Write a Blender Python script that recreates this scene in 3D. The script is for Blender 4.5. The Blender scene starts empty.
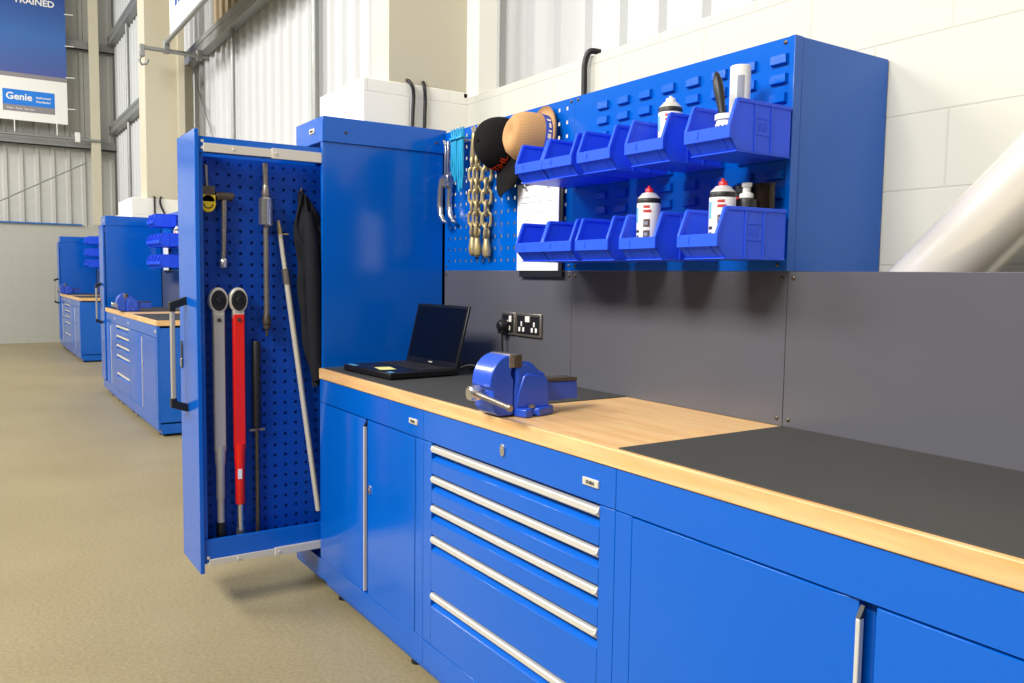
import bpy, math, random
from math import sin, cos, pi, radians
from mathutils import Vector, Matrix, Euler

random.seed(7)
SC = bpy.context.scene
COL = SC.collection

# ------------------------------------------------------------------ materials
def srgb(r, g, b):
    def f(c):
        c /= 255.0
        return c / 12.92 if c <= 0.04045 else ((c + 0.055) / 1.055) ** 2.4
    return (f(r), f(g), f(b), 1.0)

def newmat(name):
    m = bpy.data.materials.new(name)
    m.use_nodes = True
    return m, m.node_tree, m.node_tree.nodes['Principled BSDF']

def plain(name, rgb, rough=0.5, metal=0.0, spec=0.5, noise=0.0, nscale=30.0, coat=0.0, bump=0.0):
    m, nt, b = newmat(name)
    b.inputs['Base Color'].default_value = srgb(*rgb)
    b.inputs['Roughness'].default_value = rough
    b.inputs['Metallic'].default_value = metal
    b.inputs['Specular IOR Level'].default_value = spec
    b.inputs['Coat Weight'].default_value = coat
    b.inputs['Coat Roughness'].default_value = 0.12
    if noise or bump:
        geo = nt.nodes.new('ShaderNodeTexCoord')
        n = nt.nodes.new('ShaderNodeTexNoise')
        n.inputs['Scale'].default_value = nscale
        n.inputs['Detail'].default_value = 4
        nt.links.new(geo.outputs['Object'], n.inputs['Vector'])
        if noise:
            mx = nt.nodes.new('ShaderNodeMix'); mx.data_type = 'RGBA'
            c = srgb(*rgb)
            mx.inputs['A'].default_value = tuple(max(0, v * (1 - noise)) for v in c[:3]) + (1,)
            mx.inputs['B'].default_value = tuple(min(1, v * (1 + noise)) for v in c[:3]) + (1,)
            nt.links.new(n.outputs['Fac'], mx.inputs['Factor'])
            nt.links.new(mx.outputs['Result'], b.inputs['Base Color'])
        if bump:
            bp = nt.nodes.new('ShaderNodeBump')
            bp.inputs['Strength'].default_value = bump
            bp.inputs['Distance'].default_value = 0.004
            nt.links.new(n.outputs['Fac'], bp.inputs['Height'])
            nt.links.new(bp.outputs['Normal'], b.inputs['Normal'])
    return m

M = {}
M['blue'] = plain('blue_powder_coat', (0, 93, 196), 0.15, spec=0.48, noise=0.02, nscale=6)
M['blue_dark'] = plain('blue_perforated_steel', (0, 66, 172), 0.45, spec=0.3)
M['bin'] = plain('blue_bin_plastic', (58, 88, 255), 0.3, spec=0.5)
M['vise'] = plain('blue_vise_enamel', (38, 82, 200), 0.3, spec=0.5, coat=0.3)
M['alu'] = plain('pale_aluminium', (216, 214, 206), 0.38, metal=0.3)
M['zinc'] = plain('zinc_plated_steel', (226, 221, 206), 0.42, metal=0.4)
M['steel'] = plain('worn_steel', (160, 152, 142), 0.38, metal=0.85, noise=0.2, nscale=60)
M['steel_bright'] = plain('bright_steel', (205, 203, 200), 0.22, metal=0.9)
M['steel_dark'] = plain('oily_steel', (96, 86, 76), 0.4, metal=0.7, noise=0.3, nscale=80)
M['brass'] = plain('yellow_passivated_steel', (192, 175, 130), 0.38, metal=0.55, noise=0.25, nscale=40)
M['black'] = plain('black_plastic', (22, 22, 24), 0.45)
M['rubber'] = plain('black_rubber', (18, 18, 19), 0.6)
M['mat'] = plain('ribbed_rubber_mat', (66, 66, 64), 0.62, spec=0.25, noise=0.12, nscale=3, bump=0.1)
M['grey_panel'] = plain('grey_powder_coat', (90, 90, 96), 0.22, spec=0.42, noise=0.03, nscale=5)
M['white'] = plain('white_plastic', (236, 234, 228), 0.45)
M['paper'] = plain('white_paper', (240, 241, 244), 0.8)
M['ink'] = plain('grey_print', (150, 156, 170), 0.8)
M['red'] = plain('red_enamel', (240, 32, 16), 0.32, spec=0.5)
M['red_cap'] = plain('red_plastic', (206, 30, 34), 0.4)
M['grey_tool'] = plain('grey_enamel', (186, 182, 176), 0.4, metal=0.15)
M['yellow'] = plain('yellow_enamel', (236, 204, 20), 0.4)
M['cyan'] = plain('cyan_plastic', (34, 158, 206), 0.35)
M['cloth_black'] = plain('black_cloth', (30, 31, 37), 0.85, spec=0.2, noise=0.3, nscale=25, bump=0.3)
M['cap_black'] = plain('black_twill', (22, 21, 21), 0.9, spec=0.15, noise=0.2, nscale=120, bump=0.2)
M['orange'] = plain('orange_stitching', (255, 84, 24), 0.7)
M['band_blue'] = plain('blue_ribbon', (38, 74, 176), 0.6)
M['note'] = plain('yellow_note_paper', (240, 232, 150), 0.8)
M['screen'] = plain('dark_screen', (8, 10, 18), 0.22, spec=0.35)
M['laptop'] = plain('black_laptop_plastic', (16, 16, 18), 0.4)
M['keys'] = plain('dark_keys', (40, 38, 38), 0.55)
M['tin_brown'] = plain('dark_tin', (36, 24, 16), 0.3, metal=0.5)
M['label_photo'] = plain('can_print_brown', (92, 70, 58), 0.5)
M['label_red'] = plain('can_print_red', (196, 62, 60), 0.5)
M['label_blue'] = plain('can_print_blue', (108, 178, 226), 0.5)
M['dark_print'] = plain('dark_print', (46, 46, 54), 0.6)
M['beige'] = plain('beige_painted_steel', (202, 195, 172), 0.5, noise=0.02, nscale=2)
M['clad_white'] = plain('white_profiled_sheet', (196, 198, 199), 0.5, noise=0.015, nscale=1)
M['clad_tan'] = plain('tan_profiled_sheet', (176, 158, 124), 0.5)
M['clad_grey'] = plain('grey_profiled_sheet', (196, 196, 190), 0.5)
M['galv'] = plain('galvanised_steel', (150, 152, 150), 0.45, metal=0.5, noise=0.15, nscale=8)
M['banner_white'] = plain('white_banner_vinyl', (236, 236, 230), 0.6)
M['banner_grey'] = plain('grey_banner_print', (138, 132, 136), 0.6)
M['logo_blue'] = plain('logo_blue_print', (20, 122, 220), 0.6)
M['pipe'] = plain('white_glossy_pipe', (236, 230, 220), 0.22, metal=0.25, spec=0.6)
M['handle_grey'] = plain('grey_handle_metal', (178, 172, 158), 0.4, metal=0.3)
M['blue_trim'] = plain('blue_edge_trim', (44, 110, 180), 0.5)

def bin_mat():
    m, nt, b = newmat('translucent_blue_polypropylene')
    b.inputs['Base Color'].default_value = srgb(58, 112, 255); b.inputs['Roughness'].default_value = 0.32; b.inputs['Specular IOR Level'].default_value = 0.4
    tr = nt.nodes.new('ShaderNodeBsdfTranslucent'); tr.inputs['Color'].default_value = srgb(56, 112, 255)
    mx = nt.nodes.new('ShaderNodeMixShader'); mx.inputs['Fac'].default_value = 0.35
    out = nt.nodes['Material Output']
    nt.links.new(b.outputs[0], mx.inputs[1]); nt.links.new(tr.outputs[0], mx.inputs[2]); nt.links.new(mx.outputs[0], out.inputs['Surface'])
    return m
M['bin'] = bin_mat()
def banner_mat():
    m, nt, b = newmat('blue_banner_print')
    tc = nt.nodes.new('ShaderNodeNewGeometry'); sp = nt.nodes.new('ShaderNodeSeparateXYZ')
    mr = nt.nodes.new('ShaderNodeMapRange'); mr.inputs['From Min'].default_value = 4.6; mr.inputs['From Max'].default_value = 6.2
    cr = nt.nodes.new('ShaderNodeValToRGB')
    cr.color_ramp.elements[0].color = srgb(74, 84, 150); cr.color_ramp.elements[0].position = 0
    cr.color_ramp.elements[1].color = srgb(38, 66, 140); cr.color_ramp.elements[1].position = 1
    e = cr.color_ramp.elements.new(0.5); e.color = srgb(56, 104, 172)
    nt.links.new(tc.outputs['Position'], sp.inputs[0]); nt.links.new(sp.outputs['Z'], mr.inputs['Value'])
    nt.links.new(mr.outputs['Result'], cr.inputs['Fac']); nt.links.new(cr.outputs['Color'], b.inputs['Base Color'])
    b.inputs['Roughness'].default_value = 0.6
    return m
M['banner_blue'] = banner_mat()

def wood_mat():
    m, nt, b = newmat('oiled_beech')
    geo = nt.nodes.new('ShaderNodeNewGeometry')
    mp = nt.nodes.new('ShaderNodeMapping'); mp.inputs['Scale'].default_value = (2.2, 24, 24)
    n = nt.nodes.new('ShaderNodeTexNoise'); n.inputs['Scale'].default_value = 1.6; n.inputs['Detail'].default_value = 5; n.inputs['Distortion'].default_value = 0.3
    n2 = nt.nodes.new('ShaderNodeTexNoise'); n2.inputs['Scale'].default_value = 9; n2.inputs['Detail'].default_value = 3
    mp2 = nt.nodes.new('ShaderNodeMapping'); mp2.inputs['Scale'].default_value = (1.0, 9, 9)
    cr = nt.nodes.new('ShaderNodeValToRGB')
    cr.color_ramp.elements[0].position = 0.3; cr.color_ramp.elements[0].color = srgb(230, 178, 116)
    cr.color_ramp.elements[1].position = 0.72; cr.color_ramp.elements[1].color = srgb(246, 206, 148)
    mx = nt.nodes.new('ShaderNodeMix'); mx.data_type = 'RGBA'; mx.blend_type = 'MULTIPLY'; mx.inputs['Factor'].default_value = 0.25
    nt.links.new(geo.outputs['Position'], mp.inputs['Vector']); nt.links.new(mp.outputs['Vector'], n.inputs['Vector'])
    nt.links.new(geo.outputs['Position'], mp2.inputs['Vector']); nt.links.new(mp2.outputs['Vector'], n2.inputs['Vector'])
    nt.links.new(n.outputs['Fac'], cr.inputs['Fac']); nt.links.new(cr.outputs['Color'], mx.inputs['A']); nt.links.new(n2.outputs['Color'], mx.inputs['B'])
    nt.links.new(mx.outputs['Result'], b.inputs['Base Color'])
    b.inputs['Roughness'].default_value = 0.4
    return m
M['wood'] = wood_mat()

def floor_mat():
    m, nt, b = newmat('speckled_resin_floor')
    geo = nt.nodes.new('ShaderNodeNewGeometry')
    a = nt.nodes.new('ShaderNodeTexNoise'); a.inputs['Scale'].default_value = 1.1; a.inputs['Detail'].default_value = 6
    c = nt.nodes.new('ShaderNodeTexNoise'); c.inputs['Scale'].default_value = 70; c.inputs['Detail'].default_value = 4
    for n in (a, c): nt.links.new(geo.outputs['Position'], n.inputs['Vector'])
    cr = nt.nodes.new('ShaderNodeValToRGB')
    cr.color_ramp.elements[0].position = 0.3; cr.color_ramp.elements[0].color = srgb(148, 135, 101)
    cr.color_ramp.elements[1].position = 0.7; cr.color_ramp.elements[1].color = srgb(160, 147, 112)
    cr2 = nt.nodes.new('ShaderNodeValToRGB')
    cr2.color_ramp.elements[0].position = 0.3; cr2.color_ramp.elements[0].color = (0.6, 0.6, 0.6, 1)
    cr2.color_ramp.elements[1].position = 0.65; cr2.color_ramp.elements[1].color = (1, 1, 1, 1)
    mx = nt.nodes.new('ShaderNodeMix'); mx.data_type = 'RGBA'; mx.blend_type = 'MULTIPLY'; mx.inputs['Factor'].default_value = 0.6
    nt.links.new(a.outputs['Fac'], cr.inputs['Fac']); nt.links.new(c.outputs['Fac'], cr2.inputs['Fac'])
    nt.links.new(cr.outputs['Color'], mx.inputs['A']); nt.links.new(cr2.outputs['Color'], mx.inputs['B'])
    nt.links.new(mx.outputs['Result'], b.inputs['Base Color'])
    b.inputs['Roughness'].default_value = 0.42; b.inputs['Specular IOR Level'].default_value = 0.3
    bp = nt.nodes.new('ShaderNodeBump'); bp.inputs['Strength'].default_value = 0.15; bp.inputs['Distance'].default_value = 0.003
    nt.links.new(c.outputs['Fac'], bp.inputs['Height']); nt.links.new(bp.outputs['Normal'], b.inputs['Normal'])
    return m
M['floor'] = floor_mat()

def block_mat(name, rgb, axis):
    """painted blockwork: joints every 0.45 x 0.206 m; axis = the horizontal world axis of the wall"""
    m, nt, b = newmat(name)
    geo = nt.nodes.new('ShaderNodeNewGeometry'); sp = nt.nodes.new('ShaderNodeSeparateXYZ'); cb = nt.nodes.new('ShaderNodeCombineXYZ')
    nt.links.new(geo.outputs['Position'], sp.inputs[0])
    ad = nt.nodes.new('ShaderNodeMath'); ad.inputs[1].default_value = 0.125
    nt.links.new(sp.outputs[axis], ad.inputs[0]); nt.links.new(ad.outputs[0], cb.inputs[0])
    ad2 = nt.nodes.new('ShaderNodeMath'); ad2.inputs[1].default_value = 0.085
    nt.links.new(sp.outputs['Z'], ad2.inputs[0]); nt.links.new(ad2.outputs[0], cb.inputs[1])
    br = nt.nodes.new('ShaderNodeTexBrick')
    br.inputs['Scale'].default_value = 1.0; br.inputs['Brick Width'].default_value = 0.44; br.inputs['Row Height'].default_value = 0.206
    br.inputs['Mortar Size'].default_value = 0.004; br.inputs['Mortar Smooth'].default_value = 0.6
    c = srgb(*rgb)
    br.inputs['Color1'].default_value = c; br.inputs['Color2'].default_value = c
    br.inputs['Mortar'].default_value = tuple(v * 0.9 for v in c[:3]) + (1,)
    nt.links.new(cb.outputs[0], br.inputs['Vector'])
    nt.links.new(br.outputs['Color'], b.inputs['Base Color'])
    bp = nt.nodes.new('ShaderNodeBump'); bp.invert = True; bp.inputs['Strength'].default_value = 0.35; bp.inputs['Distance'].default_value = 0.004
    nt.links.new(br.outputs['Fac'], bp.inputs['Height']); nt.links.new(bp.outputs['Normal'], b.inputs['Normal'])
    b.inputs['Roughness'].default_value = 0.5; b.inputs['Specular IOR Level'].default_value = 0.3
    return m
M['block'] = block_mat('painted_blockwork', (206, 205, 194), 'X')
M['block_end'] = block_mat('painted_blockwork_end', (184, 184, 174), 'Y')
M['block_face'] = block_mat('painted_pier_blocks', (246, 243, 232), 'Y')
M['block_pier'] = plain('painted_pier', (246, 243, 232), 0.5, noise=0.02, nscale=3)

def straw_mat():
    m, nt, b = newmat('woven_straw')
    tc = nt.nodes.new('ShaderNodeTexCoord')
    w = nt.nodes.new('ShaderNodeTexWave'); w.inputs['Scale'].default_value = 60; w.inputs['Distortion'].default_value = 1.0; w.bands_direction = 'Z'
    nt.links.new(tc.outputs['Object'], w.inputs['Vector'])
    cr = nt.nodes.new('ShaderNodeValToRGB')
    cr.color_ramp.elements[0].color = srgb(182, 136, 86); cr.color_ramp.elements[1].color = srgb(204, 160, 108)
    nt.links.new(w.outputs['Fac'], cr.inputs['Fac']); nt.links.new(cr.outputs['Color'], b.inputs['Base Color'])
    bp = nt.nodes.new('ShaderNodeBump'); bp.inputs['Strength'].default_value = 0.2; bp.inputs['Distance'].default_value = 0.002
    nt.links.new(w.outputs['Fac'], bp.inputs['Height']); nt.links.new(bp.outputs['Normal'], b.inputs['Normal'])
    b.inputs['Roughness'].default_value = 0.8
    return m
M['straw'] = straw_mat()

# ------------------------------------------------------------------ mesh building
class MB:
    def __init__(s):
        s.v = []; s.f = []; s.mi = []
    def add(s, vs, fs, mi=0):
        o = len(s.v); s.v += [Vector(v) for v in vs]
        for f in fs: s.f.append(tuple(i + o for i in f)); s.mi.append(mi)
        return s
    def box(s, x0, x1, y0, y1, z0, z1, mi=0):
        x0, x1 = min(x0, x1), max(x0, x1); y0, y1 = min(y0, y1), max(y0, y1); z0, z1 = min(z0, z1), max(z0, z1)
        vs = [(x0,y0,z0),(x1,y0,z0),(x1,y1,z0),(x0,y1,z0),(x0,y0,z1),(x1,y0,z1),(x1,y1,z1),(x0,y1,z1)]
        return s.add(vs, [(0,3,2,1),(4,5,6,7),(0,1,5,4),(1,2,6,5),(2,3,7,6),(3,0,4,7)], mi)
    def prism(s, poly, axis, a, b, mi=0):
        """poly: 2D points; axis 'X': (y,z), 'Y': (x,z), 'Z': (x,y); extruded from a to b"""
        def P(p, t):
            return {'X': (t, p[0], p[1]), 'Y': (p[0], t, p[1]), 'Z': (p[0], p[1], t)}[axis]
        n = len(poly)
        area = sum(poly[i][0]*poly[(i+1)%n][1] - poly[(i+1)%n][0]*poly[i][1] for i in range(n))
        if axis == 'Y': area = -area
        if (area < 0) != (b < a): poly = poly[::-1]
        vs = [P(p, a) for p in poly] + [P(p, b) for p in poly]
        fs = [tuple(range(n))[::-1], tuple(range(n, 2*n))]
        for i in range(n):
            j = (i+1) % n; fs.append((i, j, n+j, n+i))
        return s.add(vs, fs, mi)
    def tube(s, path, r, n=10, mi=0, closed=False, cap=True):
        P = [Vector(p) for p in path]; m = len(P)
        R = r if isinstance(r, (list, tuple)) else [r]*m
        T = []
        for i in range(m):
            if closed: t = P[(i+1) % m] - P[i-1]
            else: t = P[min(i+1, m-1)] - P[max(i-1, 0)]
            T.append(t.normalized() if t.length > 1e-9 else Vector((0,0,1)))
        t0 = T[0]; up = Vector((0,0,1)) if abs(t0.z) < 0.9 else Vector((1,0,0))
        nrm = (up - t0*up.dot(t0)).normalized(); vs = []
        for i in range(m):
            t = T[i]; nrm = (nrm - t*nrm.dot(t)).normalized(); bi = t.cross(nrm)
            for k in range(n):
                a = 2*pi*k/n; vs.append(P[i] + (nrm*cos(a) + bi*sin(a))*R[i])
        fs = []
        for i in range(m if closed else m-1):
            j = (i+1) % m
            for k in range(n):
                l = (k+1) % n; fs.append((i*n+k, i*n+l, j*n+l, j*n+k))
        if not closed and cap:
            fs.append(tuple(range(n))[::-1]); fs.append(tuple((m-1)*n+k for k in range(n)))
        return s.add(vs, fs, mi)
    def cyl(s, p0, p1, r0, r1=None, n=20, mi=0):
        return s.tube([p0, p1], [r0, r0 if r1 is None else r1], n, mi)
    def lathe(s, prof, origin, axis=(0,0,1), n=24, mi=0):
        """prof: [(radius, height)] about an axis from origin"""
        A = Vector(axis).normalized(); u = Vector((1,0,0)) if abs(A.x) < 0.9 else Vector((0,1,0))
        u = (u - A*u.dot(A)).normalized(); w = A.cross(u); O = Vector(origin); vs = []; fs = []
        for (r, h) in prof:
            for k in range(n):
                a = 2*pi*k/n; vs.append(O + A*h + (u*cos(a) + w*sin(a))*max(r, 1e-5))
        for i in range(len(prof)-1):
            for k in range(n):
                l = (k+1) % n; fs.append((i*n+k, i*n+l, (i+1)*n+l, (i+1)*n+k))
        fs.append(tuple(range(n))[::-1]); fs.append(tuple((len(prof)-1)*n+k for k in range(n)))
        return s.add(vs, fs, mi)
    def xf(s, mat, start=0):
        for i in range(start, len(s.v)): s.v[i] = mat @ s.v[i]
        return s

def smooth(pts, n=6):
    P = [Vector(p) for p in pts]; P = [P[0]*2-P[1]]+P+[P[-1]*2-P[-2]]; out = []
    for i in range(1, len(P)-2):
        a, b, c, d = P[i-1], P[i], P[i+1], P[i+2]
        for k in range(n):
            t = k/n
            out.append(0.5*((2*b)+(c-a)*t+(2*a-5*b+4*c-d)*t*t+(3*b-a-3*c+d)*t*t*t))
    return out+[P[-2]]

def wloc(o):
    v = Vector((0,0,0))
    while o is not None:
        v += Vector(o.location); o = o.parent
    return v

def build(name, mb, mats, parent=None, at=None, bevel=0.0, sharp=38, seg=2):
    """one mesh object; mb is in world coordinates, stored relative to the origin"""
    me = bpy.data.meshes.new(name)
    off = wloc(parent) if parent is not None else (Vector(at) if at is not None else Vector((0,0,0)))
    me.from_pydata([tuple(v - off) for v in mb.v], [], mb.f)
    for m in (mats if isinstance(mats, (list, tuple)) else [mats]): me.materials.append(m)
    for p, i in zip(me.polygons, mb.mi): p.material_index = i; p.use_smooth = True
    me.update()
    me.set_sharp_from_angle(angle=radians(sharp))
    o = bpy.data.objects.new(name, me); COL.objects.link(o)
    if parent is not None: o.parent = parent
    elif at is not None: o.location = at
    if bevel:
        md = o.modifiers.new('bevel', 'BEVEL'); md.width = bevel; md.segments = seg; md.limit_method = 'ANGLE'; md.angle_limit = radians(40)
    return o

def tag(o, label, cat, group=None):
    o['label'] = label; o['category'] = cat
    if group: o['group'] = group
    return o

def thing(name, label, cat, loc, group=None):
    o = bpy.data.objects.new(name, None); COL.objects.link(o)
    o.location = loc; o.empty_display_size = 0.05
    return tag(o, label, cat, group)

def struct(name, mb, m, bevel=0.0, at=None):
    o = build(name, mb, m, None, at, bevel); o['kind'] = 'structure'; return o

def copy_tree(o, parent=None):
    c = o.copy(); COL.objects.link(c)
    if parent is not None: c.parent = parent
    for ch in list(o.children): copy_tree(ch, c)
    return c

def text_mb(s, size, depth=0.0008, align='CENTER', bold=False):
    """lettering as a mesh in the XY plane, centred on the baseline"""
    cu = bpy.data.curves.new('lettering', 'FONT'); cu.body = s; cu.size = size; cu.extrude = depth; cu.align_x = align
    if bold: cu.offset = size*0.025
    cu.resolution_u = 3
    ob = bpy.data.objects.new('lettering', cu); COL.objects.link(ob)
    dg = bpy.context.evaluated_depsgraph_get(); dg.update()
    me = bpy.data.meshes.new_from_object(ob.evaluated_get(dg))
    mb = MB().add([v.co.copy() for v in me.vertices], [tuple(p.vertices) for p in me.polygons])
    bpy.data.objects.remove(ob); bpy.data.curves.remove(cu); bpy.data.meshes.remove(me)
    return mb

def frame(o, ex, ey):
    ex = Vector(ex).normalized(); ey = Vector(ey).normalized(); ez = ex.cross(ey)
    m = Matrix.Identity(4)
    for i in range(3): m[i][0] = ex[i]; m[i][1] = ey[i]; m[i][2] = ez[i]; m[i][3] = o[i]
    return m

def label_text(name, s, size, o, ex, ey, mat, parent, bold=False, depth=0.0008):
    t = text_mb(s, size, depth, 'CENTER', bold); t.xf(frame(o, ex, ey))
    return build(name, t, mat, parent)

# ------------------------------------------------------------------ setting
struct('floor', MB().box(-17.6, 3.0, -9.0, 2.7, -0.1, 0.0), M['floor'])

WY, WTOP = 2.18, 2.218
struct('wall_right', MB().box(-17.4, 3.0, WY, 2.48, 0, WTOP), M['block'])
def pier(x0, x1, y0, top):
    return struct('wall_pier', MB().box(x0, x1, y0, WY + 0.002, 0, top), M['block_face'], 0.004)
struct('ceiling', MB().box(-17.7, 3.0, -9.0, 2.7, 8.0, 8.1), M['clad_grey'])
pier(-4.30, -3.73, 1.61, 2.245)
pier(-11.40, -10.45, 1.655, 2.17)

def cladding(a0, a1, pitch, fixed, depth, z0, z1, axis):
    """trapezoid profiled sheet; runs along axis, room side at 'fixed', crowns stand depth proud"""
    pts = []; t = a0
    while t < a1:
        for q, d in ((0, 0), (0.62, 0), (0.70, 1), (0.92, 1)):
            pts.append((t + q*pitch, d*depth))
        t += pitch
    pts.append((t, 0)); n = len(pts); vs = []; fs = []
    for z in (z0, z1):
        for (p, d) in pts:
            vs.append((p, fixed - d, z) if axis == 'X' else (fixed + d, p, z))
    for z in (z0, z1):
        for (p, d) in pts:
            vs.append((p, fixed + 0.03 - d, z) if axis == 'X' else (fixed - 0.03 + d, p, z))
    for i in range(n-1):
        fs.append((i, i+1, n+i+1, n+i)); fs.append((2*n+i, 3*n+i, 3*n+i+1, 2*n+i+1))
        fs.append((i, 2*n+i, 2*n+i+1, i+1)); fs.append((n+i, n+i+1, 3*n+i+1, 3*n+i))
    fs += [(0, n, 3*n, 2*n), (n-1, 3*n-1, 4*n-1, 2*n-1)]
    return MB().add(vs, fs)
struct('wall_right_cladding', cladding(-17.4, 2.6, 0.25, 2.52, 0.03, 2.1, 4.0, 'X'), M['clad_white'])
struct('wall_right_upper_cladding', cladding(-17.4, -10.2, 0.25, 2.52, 0.03, 4.0, 8.0, 'X'), M['clad_white'])
struct('wall_right_upper_cladding_tan', cladding(-10.12, 2.6, 0.25, 2.52, 0.03, 4.0, 8.0, 'X'), M['clad_tan'])
struct('wall_back', MB().box(-17.7, -17.4, -9, 2.6, 0, 2.16), M['block_end'])
struct('wall_back_cladding', cladding(-9, 2.5, 0.25, -17.45, 0.03, 2.16, 8.0, 'Y'), M['clad_grey'])
struct('trim_1', MB().box(-17.42, -17.36, -9, 1.9, 2.16, 2.185), M['blue_trim'])
struct('trim_2', MB().box(-17.4, -3.73, 2.16, 2.46, WTOP, WTOP + 0.02), M['block_pier'])

def rail(z, x0, x1):
    poly = [(2.485, z), (2.385, z), (2.38, z+0.004), (2.38, z+0.05), (2.39, z+0.056), (2.39, z+0.11), (2.38, z+0.116), (2.38, z+0.168), (2.485, z+0.168)]
    return MB().prism(poly, 'X', x0, x1)
struct('trim_3', rail(3.85, -17.3, 2.5), M['galv'])
struct('trim_4', rail(5.46, -17.3, 2.5), M['galv'])
def endrail(z):
    return MB().box(-17.4, -17.25, -9, 2.5, z, z + 0.02).box(-17.27, -17.25, -9, 2.5, z, z + 0.16)
struct('trim_5', endrail(5.33), M['galv']); struct('trim_6', endrail(3.55), M['galv'])

def column(x0, x1, y0, y1, z0, h=8.0):
    return struct('steel_column', MB().box(x0, x1, y0, y1, z0, h), M['beige'], 0.004)
column(-3.93, -3.735, 1.744, 2.178, 2.2455)
column(-10.85, -10.455, 1.825, 2.178, 2.1705)
column(-17.16, -17.0, 2.05, 2.20, 2.1605)
struct('column_edge', MB().box(-3.734, -3.64, 2.19, 2.30, WTOP+0.0005, 8), M['block_pier'], 0.003)
struct('column_edge', MB().box(-10.454, -10.36, 2.17, 2.24, WTOP+0.0005, 8), M['beige'], 0.003)
# sag rods and posts on the side wall
def rod(x, y, z0, z1, r, m):
    return struct('wall_rod', MB().cyl((x, y, z0), (x, y, z1), r, n=10), m)
rod(-9.01, 2.43, WTOP, 3.86, 0.022, M['galv']); rod(-6.62, 2.44, WTOP, 8, 0.03, M['galv']); rod(-12.9, 2.44, WTOP, 5.5, 0.025, M['galv']); rod(-15.5, 2.44, WTOP, 5.5, 0.03, M['galv'])
struct('wall_post', MB().box(-11.0, -10.92, 2.36, 2.46, WTOP, 3.86), M['beige'], 0.003)
struct('wall_brace', MB().cyl((-10.74, 2.46, 3.6), (-9.6, 2.46, 2.5), 0.008, n=8), M['galv'])
struct('wall_brace', MB().cyl((-17.2, 1.98, 3.3), (-17.2, 0.2, 2.3), 0.012, n=8), M['galv'])

# ------------------------------------------------------------------ cabinets
SEAM = 1.336              # top of the splashbacks, foot of the tool panels
WT = 0.931                # top of the worktop
def badge(parent, x, y, z, w=0.058, h=0.018):
    p = build('badge', MB().box(x-w/2, x+w/2, y-0.004, y+0.002, z-h/2, z+h/2), M['zinc'], parent, bevel=0.001)
    p['label'] = 'small silver name plate'
    label_text('badge_lettering', 'DURA', h*0.62, (x, y-0.0042, z-h*0.22), (1,0,0), (0,0,1), M['dark_print'], p, True)
    return p
def lock(parent, x, y, z):
    mb = MB().prism([(x+0.0105*cos(q), z+0.017*sin(q)) for q in [2*pi*k/24 for k in range(24)]], 'Y', y-0.005, y+0.002)
    mb.box(x-0.0015, x+0.0015, y-0.0056, y-0.0045, z-0.006, z+0.006)
    o = build('lock', mb, M['steel_bright'], parent, bevel=0.001); o['label'] = 'chrome lock'; return o

def carcass(x0, x1, Y):
    """open fronted carcass with stiles, head rail and toe rail"""
    e = 0.0006
    mb = MB()
    mb.box(x0+e, x0+0.055, Y, Y+0.02, 0.145, 0.792).box(x1-0.055, x1-e, Y, Y+0.02, 0.145, 0.792)
    mb.box(x0+e, x1-e, Y, Y+0.02, 0.794, 0.888).box(x0+e, x1-e, Y, Y+0.02, 0.058, 0.1425)
    mb.box(x0+e, x0+0.02, Y+0.02, Y+0.565, 0.058, 0.888).box(x1-0.02, x1-e, Y+0.02, Y+0.565, 0.058, 0.888)
    mb.box(x0+e, x1-e, Y+0.55, Y+0.565, 0.058, 0.888).box(x0+e, x1-e, Y+0.02, Y+0.55, 0.10, 0.115)
    mb.box(x0+e, x1-e, Y+0.02, Y+0.55, 0.87, 0.888)
    mb.box(x0+0.05, x1-0.05, Y+0.03, Y+0.05, 0.115, 0.87)
    return mb
def feet(t, x0, x1, Y):
    for x in (x0+0.13, x1-0.13):
        for y in (Y+0.05, Y+0.5):
            mb = MB().lathe([(0.022, 0), (0.022, 0.008), (0.012, 0.012), (0.008, 0.02), (0.008, 0.03)], (x, y, 0), n=14)
            build('foot', mb, M['rubber'], t)
    build('plinth', MB().box(x0+0.001, x1-0.001, Y+0.025, Y+0.54, 0.022, 0.0578), M['blue'], t, bevel=0.001)

def door_cabinet(x0, x1, Y, split, label, badge_x=None, lock_side=1):
    t = thing('double_door_cabinet', label, 'cabinet', ((x0+x1)/2, Y+0.28, 0))
    build('carcass', carcass(x0, x1, Y), M['blue'], t, bevel=0.0015)
    z0, z1 = 0.1445, 0.7905; a, b = x0+0.0575, x1-0.0575
    # left door: flat, then a bevelled return at the meeting edge that carries the pull
    ch = 0.05 if (x1-x0) > 1.1 else 0.02
    d = build('door', MB().prism([(a, Y+0.024), (a, Y-0.001), (split-0.012-ch, Y-0.001), (split-0.012, Y+0.009), (split-0.012, Y+0.024)], 'Z', z0, z1), M['blue'], t, bevel=0.001)
    build('handle', MB().box(split-0.010, split-0.002, Y-0.003, Y+0.010, z0+0.004, z1-0.028), M['alu'], d, bevel=0.002)
    build('handle_end_cap', MB().prism([(Y-0.003, z1-0.028), (Y+0.010, z1-0.028), (Y+0.010, z1-0.008)], 'X', split-0.010, split-0.002), M['black'], d)
    d2 = build('door', MB().prism([(split+0.022, Y+0.024), (split+0.022, Y+0.011), (split+0.026, Y-0.001), (b, Y-0.001), (b, Y+0.024)], 'Z', z0, z1), M['blue'], t, bevel=0.001)
    lock(d2, split+0.048, Y-0.001, 0.54)
    badge(t, x1-0.055 if badge_x is None else badge_x, Y, 0.842)
    feet(t, x0, x1, Y)
    return t

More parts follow.
